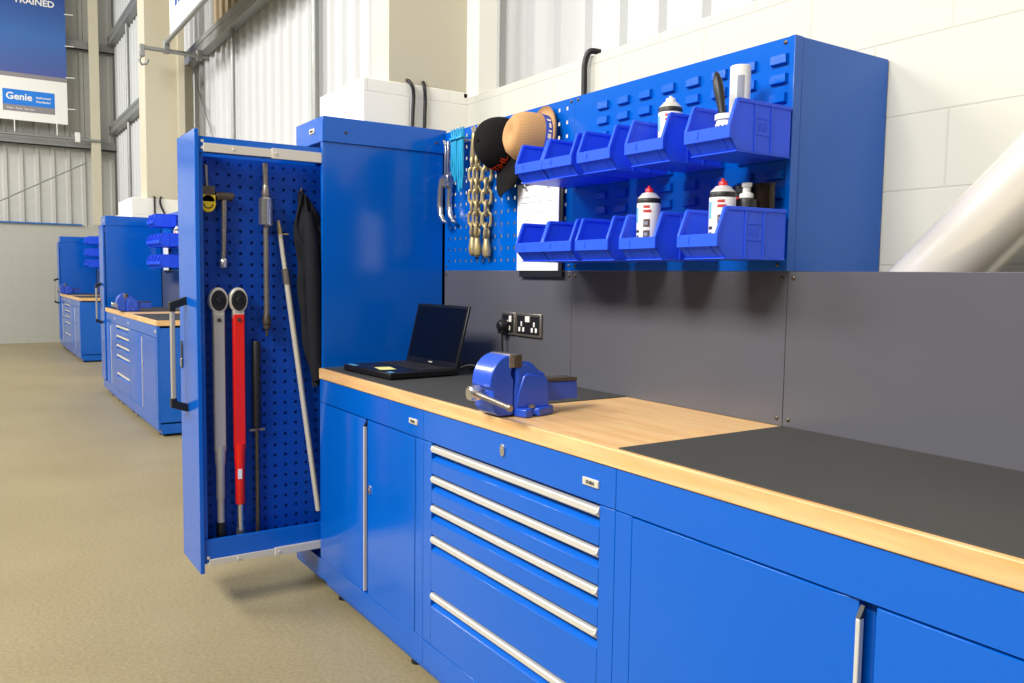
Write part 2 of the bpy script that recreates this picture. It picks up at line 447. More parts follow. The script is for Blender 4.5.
def drawer_cabinet(x0, x1, Y, label):
    t = thing('drawer_cabinet', label, 'drawer unit', ((x0+x1)/2, Y+0.28, 0))
    build('carcass', carcass(x0, x1, Y), M['blue'], t, bevel=0.0015)
    a, b = x0+0.0575, x1-0.0545
    zs = [0.791, 0.695, 0.602, 0.503, 0.322, 0.1445]
    for k in range(5):
        zt, zb = zs[k]-0.002, zs[k+1]+0.001
        prof = [(Y+0.026, zb), (Y-0.001, zb), (Y-0.001, zt-0.050), (Y+0.002, zt-0.047), (Y+0.018, zt-0.036), (Y+0.018, zt-0.002), (Y+0.026, zt-0.002)]
        d = build('drawer', MB().prism(prof, 'X', a, b), M['blue'], t, bevel=0.0008)
        build('handle', MB().prism([(Y+0.0178, zt-0.005), (Y-0.003, zt-0.005), (Y-0.006, zt-0.008), (Y-0.006, zt-0.021), (Y-0.003, zt-0.024), (Y+0.0178, zt-0.024)], 'X', a+0.006, b-0.006), M['alu'], d, bevel=0.001)
        for xx in (a+0.001, b-0.007):
            c = MB().prism([(Y+0.0178, zt-0.004), (Y-0.001, zt-0.004), (Y-0.0065, zt-0.0145), (Y-0.001, zt-0.025), (Y+0.0178, zt-0.025)], 'X', xx, xx+0.006)
            build('handle_end_cap', c, M['zinc'], d)
    lock(t, (x0+x1)/2-0.0, Y, 0.845); badge(t, x1-0.087, Y, 0.838)
    feet(t, x0, x1, Y)
    return t

def worktop(x0, x1, Y, label):
    o = build('worktop', MB().box(x0, x1, Y-0.004, Y+0.574, 0.8885, WT), M['wood'], None, ((x0+x1)/2, Y+0.28, 0.8885), bevel=0.003)
    return tag(o, label, 'worktop')
def rubber_mat(x0, x1, y0, y1, label):
    o = build('rubber_mat', MB().box(x0, x1, y0, y1, WT+0.0002, WT+0.0026), M['mat'], None, ((x0+x1)/2, (y0+y1)/2, WT), bevel=0.0006)
    return tag(o, label, 'mat', 'rubber mats on the worktops')

def perforated(mb, c0, c1, r0, r1, pitch, hole, fn, thick):
    """plate with square holes: a grid of cells, each cell a frame of four quads; fn(u,v,t) -> world"""
    nu = int(round((c1-c0)/pitch)); nv = int(round((r1-r0)/pitch)); pu = (c1-c0)/nu; pv = (r1-r0)/nv; h = hole/2
    for i in range(nu):
        for j in range(nv):
            u0, u1, v0, v1 = c0+i*pu, c0+(i+1)*pu, r0+j*pv, r0+(j+1)*pv
            uc, vc = (u0+u1)/2, (v0+v1)/2
            q = [(u0,v0),(u1,v0),(u1,v1),(u0,v1),(uc-h,vc-h),(uc+h,vc-h),(uc+h,vc+h),(uc-h,vc+h)]
            vs = [fn(u,v,0) for u,v in q] + [fn(u,v,thick) for u,v in q[4:]]
            mb.add(vs, [(0,1,5,4),(1,2,6,5),(2,3,7,6),(3,0,4,7),(4,5,9,8),(5,6,10,9),(6,7,11,10),(7,4,8,11)])
    return mb

def tall_cabinet(xr, Y, out, label):
    """tall tool cabinet, right side at xr, front at Y; its pull-out stands 'out' metres forward"""
    x0, x1 = xr-0.302, xr
    t = thing('tall_pullout_cabinet', label, 'cabinet', ((x0+x1)/2, Y+0.28, 0))
    yb = Y+0.575; z0, z1 = 0.135, 1.842
    mb = MB().box(x1-0.016, x1, Y+0.02, yb, z0, z1).box(x1-0.018, x1, Y+0.012, Y+0.0205, z0, z1).box(x0, x0+0.016, Y+0.012, yb, z0, z1).box(x0, x1, yb-0.015, yb, z0, z1)
    mb.box(x0+0.016, x1-0.016, Y+0.05, yb-0.015, z1-0.02, z1).box(x0+0.016, x1-0.016, Y+0.05, yb-0.015, z0, z0+0.015)
    build('carcass', mb, M['blue'], t, bevel=0.001)
    cap = MB().box(x0-0.008, x1+0.006, Y+0.012, yb, 1.842, 1.943)
    c = build('top_cap', cap, M['blue'], t, bevel=0.0025)
    badge(t, x0+0.19, Y+0.012, 1.895, 0.055, 0.02)
    b = MB().lathe([(0.006, 0), (0.006, 0.003), (0.0, 0.004)], (x1+0.006, Y+0.11, 1.885), (1,0,0), 12)
    build('bolt', b, M['steel_dark'], t)
    build('bolt', MB().lathe([(0.006, 0), (0.006, 0.003), (0.0, 0.004)], (x1+0.006, yb-0.05, 1.885), (1,0,0), 12), M['steel_dark'], t)
    pl = MB().box(x0, x1, Y+0.0, yb, 0.05, 0.135).box(x0+0.05, x1-0.001, Y+0.03, yb, 0.022, 0.05)
    build('plinth', pl, M['blue'], t, bevel=0.0015)
    for x in (x0+0.10, x1-0.06):
        for y in (Y+0.07, yb-0.08):
            build('foot', MB().lathe([(0.02,0),(0.02,0.008),(0.01,0.012),(0.008,0.03)], (x, y, 0), n=14), M['rubber'], t)
    # the pull-out: its front panel, tool plate, rails and tray
    fy = Y-out
    p = build('pullout_frame', MB()
        .box(x1-0.028, x1-0.016, fy+0.0135, fy+0.56, 1.757, 1.818).box(x0+0.018, x0+0.03, fy+0.0135, fy+0.56, 1.757, 1.818)
        .box(x1-0.030, x1-0.018, fy+0.0135, fy+0.56, 0.19, 0.284).box(x0+0.018, x0+0.03, fy+0.0135, fy+0.56, 0.19, 0.284)
        .box(x0+0.03, x1-0.03, fy+0.0135, fy+0.56, 0.19, 0.20)
        .box(x0+0.03, x1-0.028, fy+0.0135, fy+0.030, 0.20, 1.818), M['blue'], t, bevel=0.001)
    f = build('front_panel', MB().box(x0+0.002, x1-0.008, fy-0.003, fy+0.013, 0.156, 1.842), M['blue'], p, bevel=0.002)
    px = x1-0.105
    mb = MB(); perforated(mb, fy+0.036, fy+0.558, 0.201, 1.756, 0.0434, 0.012, lambda u, v, k: (px-k, u, v), 0.002)
    mb.box(px-0.012, px-0.010, fy+0.036, fy+0.558, 0.201, 1.756)
    build('tool_plate', mb, M['blue_dark'], p)
    for (za, zb) in ((1.757, 1.797), (0.180, 0.212)):
        sl = MB().box(x1-0.0155, x1-0.006, fy+0.03, fy+0.32, za+0.004, zb-0.004)
        if out > 0.1:
            sl.box(x1-0.0155, x1-0.0025, fy+0.285, Y+0.011, za, zb)
            sl.lathe([(0.006, 0), (0.006, 0.003)], (x1-0.0055, fy+0.14, (za+zb)/2), (1,0,0), 10).lathe([(0.006, 0), (0.006, 0.003)], (x1-0.002, fy+0.30, (za+zb)/2), (1,0,0), 10)
        s = build('slide', sl, M['zinc'], p, bevel=0.001); s['label'] = 'pale zinc runner'
    for z in (1.80, 1.775, 0.215, 0.19): build('screw', MB().lathe([(0.006, 0), (0.006, 0.004)], (x1-0.0145, fy+0.027, z), (1,0,0), 10), M['zinc'], p)
    hx = x0+0.115
    h = build('handle', MB().box(hx-0.013, hx+0.013, fy-0.062, fy-0.046, 0.79, 1.19), M['handle_grey'], p, bevel=0.003)
    for pts in ([(fy-0.066, 1.160), (fy-0.066, 1.196), (fy-0.004, 1.217), (fy, 1.217), (fy, 1.187), (fy-0.044, 1.172), (fy-0.044, 1.160)],
                [(fy-0.066, 0.820), (fy-0.066, 0.784), (fy-0.004, 0.763), (fy, 0.763), (fy, 0.793), (fy-0.044, 0.808), (fy-0.044, 0.820)]):
        o = build('handle_bracket', MB().prism(pts, 'X', hx-0.015, hx+0.015), M['black'], p, bevel=0.002); o['label'] = 'black handle bracket'
    lk = MB().prism([(x0+0.034+0.018*cos(a), (1.022 if sin(a) > 0 else 0.945)+0.018*sin(a)) for a in [k*pi/8+0.001 for k in range(16)]], 'Y', fy-0.005, fy)
    o = build('latch', lk, M['black'], p, bevel=0.001)
    build('latch_thumb', MB().box(x0+0.024, x0+0.044, fy-0.009, fy-0.004, 0.935, 0.968), M['steel_bright'], p, bevel=0.002)
    return t, px, fy

def bolts(parent, pts, y, r=0.0055):
    for (x, z) in pts:
        build('bolt', MB().lathe([(r, 0), (r, 0.002), (r*0.6, 0.0035), (0, 0.004)], (x, y, z), (0,-1,0), 10), M['steel_dark'], parent)

def splashback(x0, x1, Y, label, bolt=True):
    o = thing('splashback_panel', label, 'panel', ((x0+x1)/2, Y, WT), 'grey panels behind the worktops')
    build('panel', MB().box(x0+0.0007, x1-0.0007, Y, Y+0.012, WT+0.0005, SEAM-0.0015), M['grey_panel'], o, bevel=0.0012)
    if bolt: bolts(o, [(x0+0.018, SEAM-0.018), (x1-0.018, SEAM-0.018), (x0+0.018, WT+0.02), (x1-0.018, WT+0.02)], Y)
    return o

# ---- the near bench
YF = 1.204
TALL, PLX, PFY = tall_cabinet(-3.232, 1.207, 0.474, 'tall blue cabinet with its narrow tool board pulled out, beside the near worktop')
door_cabinet(-3.230, -2.316, YF, -2.775, 'blue two door cabinet under the laptop, next to the open tall cabinet', -2.384)
drawer_cabinet(-2.316, -1.388, YF, 'blue cabinet of five drawers with white pulls below the near vise')
door_cabinet(-1.388, -0.176, YF, -0.775, 'wide blue two door cabinet in the right foreground under the dark mat', -0.235)
worktop(-3.230, -0.174, YF, 'long beech worktop across the near blue cabinets')
rubber_mat(-3.22, -2.003, 1.2125, 1.772, 'dark rubber mat under the laptop on the near worktop')
rubber_mat(-1.393, -0.18, 1.2125, 1.772, 'dark rubber mat on the right foreground end of the near worktop')
YB = 1.775
splashback(-3.222, -2.304, YB, 'grey splashback panel with the power sockets behind the laptop')
splashback(-2.304, -1.396, YB, 'grey splashback panel below the near storage bins')
splashback(-1.396, 0.35, YB, 'grey splashback panel at right, below the white pipe')

def perforated_panel(x0, x1, Y, label):
    t = thing('perforated_panel', label, 'tool panel', ((x0+x1)/2, Y, SEAM), 'square holed tool panels')
    mb = MB(); perforated(mb, x0+0.02, x1-0.02, SEAM+0.017, 1.922, 0.0465, 0.0125, lambda u, v, k: (u, Y+k, v), 0.002)
    mb.box(x0, x0+0.02, Y, Y+0.015, SEAM, 1.93).box(x1-0.02, x1, Y, Y+0.015, SEAM, 1.93)
    mb.box(x0+0.02, x1-0.02, Y, Y+0.015, SEAM, SEAM+0.017).box(x0+0.02, x1-0.02, Y, Y+0.015, 1.922, 1.93)
    build('plate', mb, M['blue'], t)
    bolts(t, [(x0+0.018, SEAM+0.016), (x1-0.018, SEAM+0.016), (x1-0.018, 1.918)], Y)
    return t
def louvre_panel(x0, x1, Y, label, side=True, wall=WY):
    t = thing('louvred_panel', label, 'tool panel', ((x0+x1)/2, Y, SEAM), 'louvred panels that carry the bins')
    mb = MB().box(x0, x1, Y, Y+0.006, SEAM, 1.93)
    n = int((x1-x0-0.06)/0.1005)
    for i in range(n):
        xc = x1-0.033-i*0.1005
        for j in range(12):
            zc = 1.876-j*0.0487
            if zc < SEAM+0.02: continue
            a, b = xc-0.026, xc+0.026
            mb.add([(a, Y, zc-0.013), (b, Y, zc-0.013), (b-0.001, Y-0.011, zc-0.010), (a+0.001, Y-0.011, zc-0.010), (b-0.002, Y-0.0098, zc+0.011), (a+0.002, Y-0.0098, zc+0.011), (b, Y, zc+0.013), (a, Y, zc+0.013)],
                   [(0,1,2,3), (3,2,4,5), (5,4,6,7), (1,6,4,2), (0,3,5,7)])
    build('plate', mb, M['blue'], t)
    if side:
        s = MB().box(x1, x1+0.012, Y+0.030, wall-0.004, SEAM, 1.93).box(x1, x1+0.006, Y+0.02, Y+0.04, SEAM, 1.93).box(x1-0.0, x1+0.0150, Y-0.005, Y+0.026, SEAM, 1.93)
        build('end_panel', s, M['blue'], t, bevel=0.001)
    bolts(t, [(x0+0.018, SEAM+0.016), (x1-0.018, SEAM+0.016), (x0+0.018, 1.918), (x1-0.018, 1.918)], Y)
    return t
perforated_panel(-3.222, -2.307, YB, 'blue panel of square holes holding the hats, chain and clipboard')
louvre_panel(-2.306, -1.412, YB, 'blue louvred panel with a deep end, holding the near storage bins')

# ------------------------------------------------------------------ storage bins
def bin_mesh():
    """origin: middle of the back, bottom; opens towards -Y"""
    w, t = 0.0725, 0.003; D, L = 0.195, 0.224; H = 0.125
    side = [(0, 0), (-D, 0), (-L, 0.030), (-L-0.001, 0.057), (-0.200, H-0.003), (-0.196, H), (0, H)]
    mb = MB()
    for sx in (-1, 1):
        mb.prism(side, 'X', sx*w, sx*(w-t))
        # rim along the top and the sloping mouth
        rim = [(0, H-0.008), (0, H+0.001), (-0.197, H+0.001), (-0.203, H-0.003), (-L-0.003, 0.058), (-L+0.006, 0.056), (-0.195, H-0.008)]
        mb.prism(rim, 'X', sx*(w+0.003), sx*(w-0.006))
        # ribs on the outside
        for yy in (-0.075, -0.135): mb.box(sx*w, sx*(w+0.003), yy-0.002, yy+0.002, 0.0, H-0.008)
        for zz in (0.045, 0.085): mb.box(sx*w, sx*(w+0.0015), -0.135, -0.075, zz-0.001, zz+0.001)
    mb.box(-w, w, -D, 0, 0, t).box(-w, w, -t, 0, 0, H).box(-w-0.003, w+0.003, -D-0.006, 0, -0.002, 0.001)
    mb.box(-w, w, -0.012, 0.0, H-0.004, H+0.002)
    mb.prism([(-D, 0), (-D+t, 0), (-L+t, 0.032), (-L, 0.030)], 'X', -w, w)
    mb.prism([(-L-0.003, 0.028), (-L+0.004, 0.028), (-L+0.004, 0.058), (-L-0.003, 0.059)], 'X', -w-0.003, w+0.003)
    for xx in (-0.046, 0.046): mb.prism([(-D-0.002, 0.001), (-L-0.002, 0.028), (-L+0.003, 0.030), (-D+0.002, 0.001)], 'X', xx-0.002, xx+0.002)
    mb.box(-0.030, -0.026, -L-0.005, -L, 0.037, 0.054)
    return mb
BIN_GROUP = 'blue plastic storage bins on the louvred panels'
proto = build('storage_bin', bin_mesh(), M['bin'], None, (0, 0, 0), bevel=0.0008)
em = text_mb('RS', 0.030, 0.0012, 'CENTER'); em.xf(frame((0.0725, -0.105, 0.055), (0,1,0), (0,0,1)))
build('raised_emblem', em, M['bin'], proto)
first = [True]
def place_bin(xr_, back, z, label, rot=0.0):
    o = proto if first[0] else copy_tree(proto)
    first[0] = False
    o.location = (xr_, back, z); o.rotation_euler = (0, 0, radians(rot)); tag(o, label, 'storage bin', BIN_GROUP); return o
for i, (xc, d) in enumerate(((-1.4845, 'upper row bin at the right end holding a brush, jar and roll'), (-1.7115, 'upper row bin holding a single white aerosol can'),
        (-1.9255, 'empty upper row bin left of the aerosol can, middle of five'), (-2.103, 'empty upper row bin, second from the left, beside the straw hat'), (-2.2555, 'empty upper row bin at the left end, below the straw hat'))):
    place_bin(xc+0.017, 1.7635, 1.622, 'blue plastic ' + d)
for i, (xc, d, r, b) in enumerate(((-1.4915, 'lower row bin at the right end crammed with aerosol cans', -6, 1.753), (-1.720, 'lower row bin holding one red topped aerosol can', -2, 1.76),
        (-1.919, 'empty lower row bin left of the red topped can, middle of five', 0, 1.762), (-2.091, 'empty lower row bin, second from the left', 0, 1.762), (-2.2395, 'empty lower row bin at the left end, over the clipboard', 0, 1.762))):
    place_bin(xc+(0.034 if i == 0 else 0.02 if i == 1 else 0.012), b, 1.364, 'blue plastic ' + d, r)

# ------------------------------------------------------------------ cans, jar, brush, roll
def spray_can(x, y, z, h, label, r=0.033, nozzle='white', group='aerosol cans in the bins'):
    t = thing('aerosol_can', label, 'spray can', (x, y, z), group)
    hb = h*0.76
    build('can_body', MB().lathe([(r*0.94, 0), (r, 0.003), (r, hb), (r*0.97, hb+0.003)], (x, y, z)), M['white'], t)
    build('shoulder_band', MB().lathe([(r*1.005, hb-0.001), (r*1.01, hb+0.007), (r*0.97, hb+0.012), (r*0.93, hb+0.013)], (x, y, z)), M['black'], t)
    build('dome', MB().lathe([(r*0.96, hb+0.0125), (r*0.92, hb+0.015), (r*0.66, hb+0.024), (r*0.62, hb+0.025), (r*0.60, hb+0.027), (r*0.4, hb+0.029)], (x, y, z)), M['alu'], t)
    nr = 0.34 if nozzle == 'red' else 0.42
    n = MB().lathe([(r*nr, hb+0.0285), (r*(nr-0.01), h*0.955), (r*(nr-0.06), h*0.965), (0, h*0.966)], (x, y, z), n=16)
    n.box(x-0.003, x+0.003, y-0.003, y+0.003, h*0.96+z, h*1.0+z)
    build('nozzle', n, M['red_cap'] if nozzle == 'red' else M['white'], t)
    # printed panels wrapped round the can
    lab = MB()
    def patch(a0, a1, z0, z1, mi):
        k = 6; vs = []; rr = r*1.004
        for j in range(k+1):
            a = radians(a0+(a1-a0)*j/k); vs += [(x+rr*cos(a), y+rr*sin(a), z+z0), (x+rr*cos(a), y+rr*sin(a), z+z1)]
        lab.add(vs, [(2*j, 2*j+2, 2*j+3, 2*j+1) for j in range(k)], mi)
    for j in range(2): patch(-70, -30-8*j, hb*(0.82+0.08*j), hb*(0.87+0.08*j), 0)
    for j in range(3): patch(-68, -36, hb*(0.16+0.2*j), hb*(0.30+0.2*j), 1)
    for j in range(3): patch(-64, -46, hb*(0.20+0.2*j), hb*(0.26+0.2*j), 4)
    patch(-124, -100, hb*0.64, hb*0.92, 2)
    for j in range(4): patch(-122+5*(j % 2), -92-4*(j % 3), hb*(0.46-0.1*j), hb*(0.51-0.1*j), 3)
    build('printed_label', lab, [M['label_red'], M['label_photo'], M['label_blue'], M['dark_print'], M['ink']], t)
    return t
spray_can(-1.706, 1.645, 1.6255, 0.188, 'white aerosol can with a white nozzle in the upper row of bins')
spray_can(-1.734, 1.600, 1.368, 0.200, 'white aerosol can with a red nozzle alone in a lower bin', nozzle='red')
spray_can(-1.476, 1.612, 1.368, 0.198, 'white aerosol can with a red nozzle at the front of the crammed lower bin', nozzle='red')
spray_can(-1.513, 1.663, 1.368, 0.176, 'aerosol can half hidden behind the front can of the crammed lower bin', r=0.026)
t = thing('aerosol_can', 'black aerosol can with a white nozzle in the crammed lower bin', 'spray can', (-1.458, 1.680, 1.368), 'aerosol cans in the bins')
build('can_body', MB().lathe([(0.030, 0), (0.031, 0.003), (0.031, 0.142), (0.029, 0.147), (0.018, 0.152)], (-1.458, 1.680, 1.368)), M['black'], t)
build('nozzle', MB().lathe([(0.018, 0.150), (0.018, 0.162), (0.010, 0.166), (0.010, 0.180), (0.013, 0.180), (0.013, 0.190), (0, 0.192)], (-1.458, 1.680, 1.368)), M['white'], t)
t = thing('tin', 'dark glossy tin at the back of the crammed lower bin', 'tin', (-1.434, 1.719, 1.368))
build('tin_body', MB().lathe([(0.026, 0), (0.027, 0.002), (0.027, 0.183), (0.028, 0.184), (0.028, 0.189), (0.024, 0.189), (0.023, 0.186)], (-1.434, 1.719, 1.368)), M['tin_brown'], t)
t = thing('tin', 'black lidded can with a red stripe at the back left of the crammed lower bin', 'tin', (-1.497, 1.717, 1.368))
build('tin_body', MB().lathe([(0.029, 0), (0.030, 0.002), (0.030, 0.165), (0.028, 0.167)], (-1.497, 1.717, 1.368)), M['black'], t)
build('stripe', MB().lathe([(0.0302, 0.150), (0.0304, 0.151), (0.0304, 0.157), (0.0302, 0.158)], (-1.497, 1.717, 1.368)), M['red_cap'], t)
build('lid', MB().lathe([(0.031, 0.167), (0.031, 0.186), (0.028, 0.190), (0, 0.190)], (-1.497, 1.717, 1.368)), M['black'], t)

jx, jy, jz = -1.458, 1.600, 1.6255
t = thing('jar', 'white plastic jar with a brush standing in it, in the right end upper bin', 'jar', (jx, jy, jz))
build('jar_body', MB().lathe([(0.026, 0), (0.029, 0.003), (0.029, 0.070), (0.027, 0.074), (0.027, 0.080), (0.031, 0.081), (0.031, 0.094), (0.026, 0.094), (0.025, 0.085), (0.024, 0.006), (0, 0.005)], (jx, jy, jz)), M['white'], t)
mk = MB()
for k in range(4):
    a = radians(-110+22*k); rr = 0.0294; b = a+radians(12)
    mk.add([(jx+rr*cos(a), jy+rr*sin(a), jz+0.055), (jx+rr*cos(b), jy+rr*sin(b), jz+0.055), (jx+rr*cos(b), jy+rr*sin(b), jz+0.066), (jx+rr*cos(a), jy+rr*sin(a), jz+0.066)], [(0,1,2,3)])
build('printed_label', mk, M['dark_print'], t)
def brush():
    p0 = Vector((jx+0.004, jy-0.002, jz+0.012)); p1 = Vector((jx-0.046, jy+0.004, jz+0.210))
    ax = (p1-p0); L = ax.length
    t = thing('paint_brush', 'black handled brush leaning in the white jar', 'brush', p0)
    prof = [(0.007, 0.055), (0.010, 0.075), (0.009, 0.10), (0.012, 0.13), (0.0135, 0.155), (0.012, 0.18), (0.006, L-0.006), (0.001, L)]
    build('handle', MB().lathe(prof, p0, ax, 14), M['black'], t)
    build('ferrule', MB().lathe([(0.009, 0.035), (0.009, 0.056)], p0, ax, 14), M['steel'], t)
    build('bristles', MB().lathe([(0.007, 0.0), (0.010, 0.02), (0.0088, 0.036)], p0, ax, 14), M['steel_dark'], t)
brush()
rx, ry = -1.495, 1.684
t = thing('paper_roll', 'tall white roll standing at the back of the right end upper bin', 'roll', (rx, ry, 1.6255))
build('roll_body', MB().lathe([(0.025, 0), (0.026, 0.001), (0.026, 0.231), (0.025, 0.232), (0.012, 0.232), (0.011, 0.228)], (rx, ry, 1.6255)), M['white'], t)
pl = MB()
for (a0, a1) in ((-65, -25),):
    vs = []
    for j in range(7):
        a = radians(a0+(a1-a0)*j/6); vs += [(rx+0.0262*cos(a), ry+0.0262*sin(a), 1.76), (rx+0.0262*cos(a), ry+0.0262*sin(a), 1.83)]
    pl.add(vs, [(2*j, 2*j+2, 2*j+3, 2*j+1) for j in range(6)])
build('printed_label', pl, M['ink'], t)

# ------------------------------------------------------------------ tools on the pull-out board
TX = PLX                      # face of the tool plate
def peg(mb, y, z, d=0.03):
    mb.tube([(TX-0.004, y, z), (TX+d, y, z), (TX+d+0.004, y, z+0.008)], 0.003, 8)
def torque_wrench(y, label, mat, lower, red):
    x = TX+0.036
    t = thing('torque_wrench', label, 'torque wrench', (x, y, 0.2), 'torque wrenches on the pull-out board')
    hz = 1.206
    ov = [(y+0.036*cos(a), hz+0.050*sin(a)) for a in [2*pi*k/32 for k in range(32)]]
    build('head', MB().prism(ov, 'X', x-0.016, x+0.014).box(x-0.014, x+0.012, y-0.022, y+0.022, 1.135, 1.17), M['zinc'], t, bevel=0.004)
    iv = [(y+0.0285*cos(a), hz+0.040*sin(a)) for a in [2*pi*k/32 for k in range(32)]]
    rt = MB().prism(iv, 'X', x+0.013, x+0.019)
    rt.lathe([(0.014, 0), (0.012, 0.008), (0.0, 0.008)], (x+0.018, y, hz), (1,0,0), 16).box(x+0.018, x+0.03, y-0.006, y+0.006, hz+0.006, hz+0.018)
    build('ratchet', rt, M['black'], t, bevel=0.002)
    b = MB().box(x-0.014, x+0.014, y-0.0215, y+0.0215, 0.615, 1.152)
    bo = build('body', b, mat, t, bevel=0.004)
    build('pin', MB().lathe([(0.008, 0), (0.008, 0.004), (0, 0.005)], (x+0.014, y, 1.13), (1,0,0), 14), M['steel_dark'], t)
    if red:
        g = MB().tube([(x, y, 0.64), (x, y, 0.58), (x, y, 0.54), (x, y, 0.40), (x, y, 0.395)], [0.0215, 0.021, 0.0185, 0.0185, 0.015], 18)
        build('grip', g, mat, t)
        build('sticker', MB().box(x+0.0180, x+0.0192, y-0.013, y+0.003, 0.50, 0.54), M['paper'], t)
        e = MB().tube([(x, y, 0.40), (x, y, 0.30), (x, y, 0.298), (x, y, 0.207)], [0.013, 0.013, 0.017, 0.019], 16)
        build('adjuster', e, M['steel_bright'], t)
    else:
        g = MB().tube([(x, y, 0.64), (x, y, 0.58), (x, y, 0.55), (x, y, 0.43), (x, y, 0.425), (x, y, 0.33)], [0.0215, 0.020, 0.0165, 0.0165, 0.014, 0.014], 18)
        build('grip', g, mat, t)
        build('adjuster', MB().tube([(x, y, 0.333), (x, y, 0.33), (x, y, 0.207), (x, y, 0.205)], [0.014, 0.018, 0.018, 0.014], 16), M['black'], t)
torque_wrench(0.823, 'long grey torque wrench left of the red one on the pulled out board', M['grey_tool'], 0.25, False)
torque_wrench(0.899, 'long red torque wrench with a small white sticker', M['red'], 0.25, True)

# black breaker bar with a cross pin
x, y = TX+0.022, 0.972
t = thing('pry_bar', 'thin black steel bar with a short cross pin, right of the red torque wrench', 'bar', (x, y, 0.2))
build('shaft', MB().tube([(x, y, 0.202), (x, y, 0.66), (x, y, 0.70)], [0.009, 0.009, 0.010], 14), M['steel_dark'], t)
build('sleeve', MB().tube([(x, y, 0.695), (x, y, 0.70), (x, y, 1.035), (x, y, 1.042)], [0.012, 0.017, 0.017, 0.014], 16), M['black'], t)
build('cross_pin', MB().cyl((x, y-0.030, 0.685), (x, y+0.030, 0.685), 0.006, n=10), M['steel'], t)

# slide hammer
x, y = TX+0.034, 1.012
t = thing('slide_hammer', 'steel slide hammer rod with a shiny cylindrical weight', 'hammer', (x, y, 1.06))
build('rod', MB().tube([(x, y, 1.11), (x, y, 1.745)], 0.011, 14), M['steel'], t)
build('weight', MB().tube([(x, y, 1.50), (x, y, 1.505), (x, y, 1.605), (x, y, 1.61)], [0.022, 0.028, 0.028, 0.023], 24), M['steel_bright'], t)
build('collar', MB().tube([(x, y, 1.61), (x, y, 1.625), (x, y, 1.655), (x, y, 1.66)], [0.015, 0.018, 0.012, 0.011], 16), M['steel'], t)
build('tip', MB().tube([(x, y, 1.062), (x, y, 1.09), (x, y, 1.092), (x, y, 1.11), (x, y, 1.112), (x, y, 1.13), (x, y, 1.15)], [0.005, 0.006, 0.014, 0.014, 0.017, 0.017, 0.012], 16), M['steel_dark'], t)

# small ratchet wrench
x, y = TX+0.03, 0.853
t = thing('ratchet_wrench', 'short steel T headed wrench hanging at upper left of the board', 'wrench', (x, y, 1.33))
build('head', MB().tube([(x, y-0.032, 1.60), (x, y-0.031, 1.605), (x, y+0.031, 1.605), (x, y+0.032, 1.60)], [0.014, 0.017, 0.017, 0.014], 16), M['steel_dark'], t)
build('shaft', MB().tube([(x, y, 1.60), (x, y-0.004, 1.40), (x, y-0.006, 1.365)], [0.011, 0.0095, 0.010], 14), M['steel'], t)
build('socket', MB().tube([(x, y-0.006, 1.367), (x, y-0.006, 1.36), (x, y-0.007, 1.332)], [0.012, 0.016, 0.015], 16), M['steel_bright'], t)

# yellow and black load hook block
x, y = TX+0.042, 0.788
t = thing('hook_block', 'small yellow pulley block hanging in the top left corner of the board', 'pulley', (x, y, 1.54))
build('strap', MB().tube([(TX-0.003, y-0.004, 1.72), (x, y-0.004, 1.715), (x, y-0.003, 1.66), (x, y, 1.63)], 0.006, 10), M['steel'], t)
build('housing', MB().box(x-0.014, x+0.014, y-0.026, y+0.026, 1.602, 1.640), M['steel_dark'], t, bevel=0.004)
dk = [(y+0.028*cos(a), 1.575+0.034*sin(a)) for a in [2*pi*k/24 for k in range(24)]]
build('wheel_cover', MB().prism(dk, 'X', x-0.014, x+0.014).box(x-0.014, x+0.014, y-0.027, y+0.027, 1.578, 1.608), M['yellow'], t, bevel=0.003)
mk = MB().tube([(x+0.015, y+0.016*cos(a), 1.572+0.016*sin(a)) for a in [pi+pi*k/8 for k in range(9)]], 0.002, 6)
build('printed_mark', mk, M['black'], t)

# leaning aluminium pole
p0 = Vector((TX+0.030, 1.224, 0.32)); p1 = Vector((TX+0.020, 1.066, 1.525))
t = thing('pole', 'long thin silver pole leaning across the pulled out board', 'pole', p0)
dv = p1-p0
build('lower_tube', MB().cyl(p0, p0+dv*0.80, 0.0115, n=16), M['zinc'], t)
build('collar', MB().cyl(p0+dv*0.79, p0+dv*0.84, 0.015, n=16), M['steel'], t)
build('upper_tube', MB().cyl(p0+dv*0.83, p0+dv*0.955, 0.0095, n=16), M['zinc'], t)
build('brass_end', MB().tube([p0+dv*0.95, p0+dv*0.965, p0+dv*0.99, p1], [0.008, 0.010, 0.007, 0.005], 12).cyl(p0+dv*0.955, p0+dv*0.955+Vector((0.0, 0.035, 0.0)), 0.003, n=8), M['brass'], t)

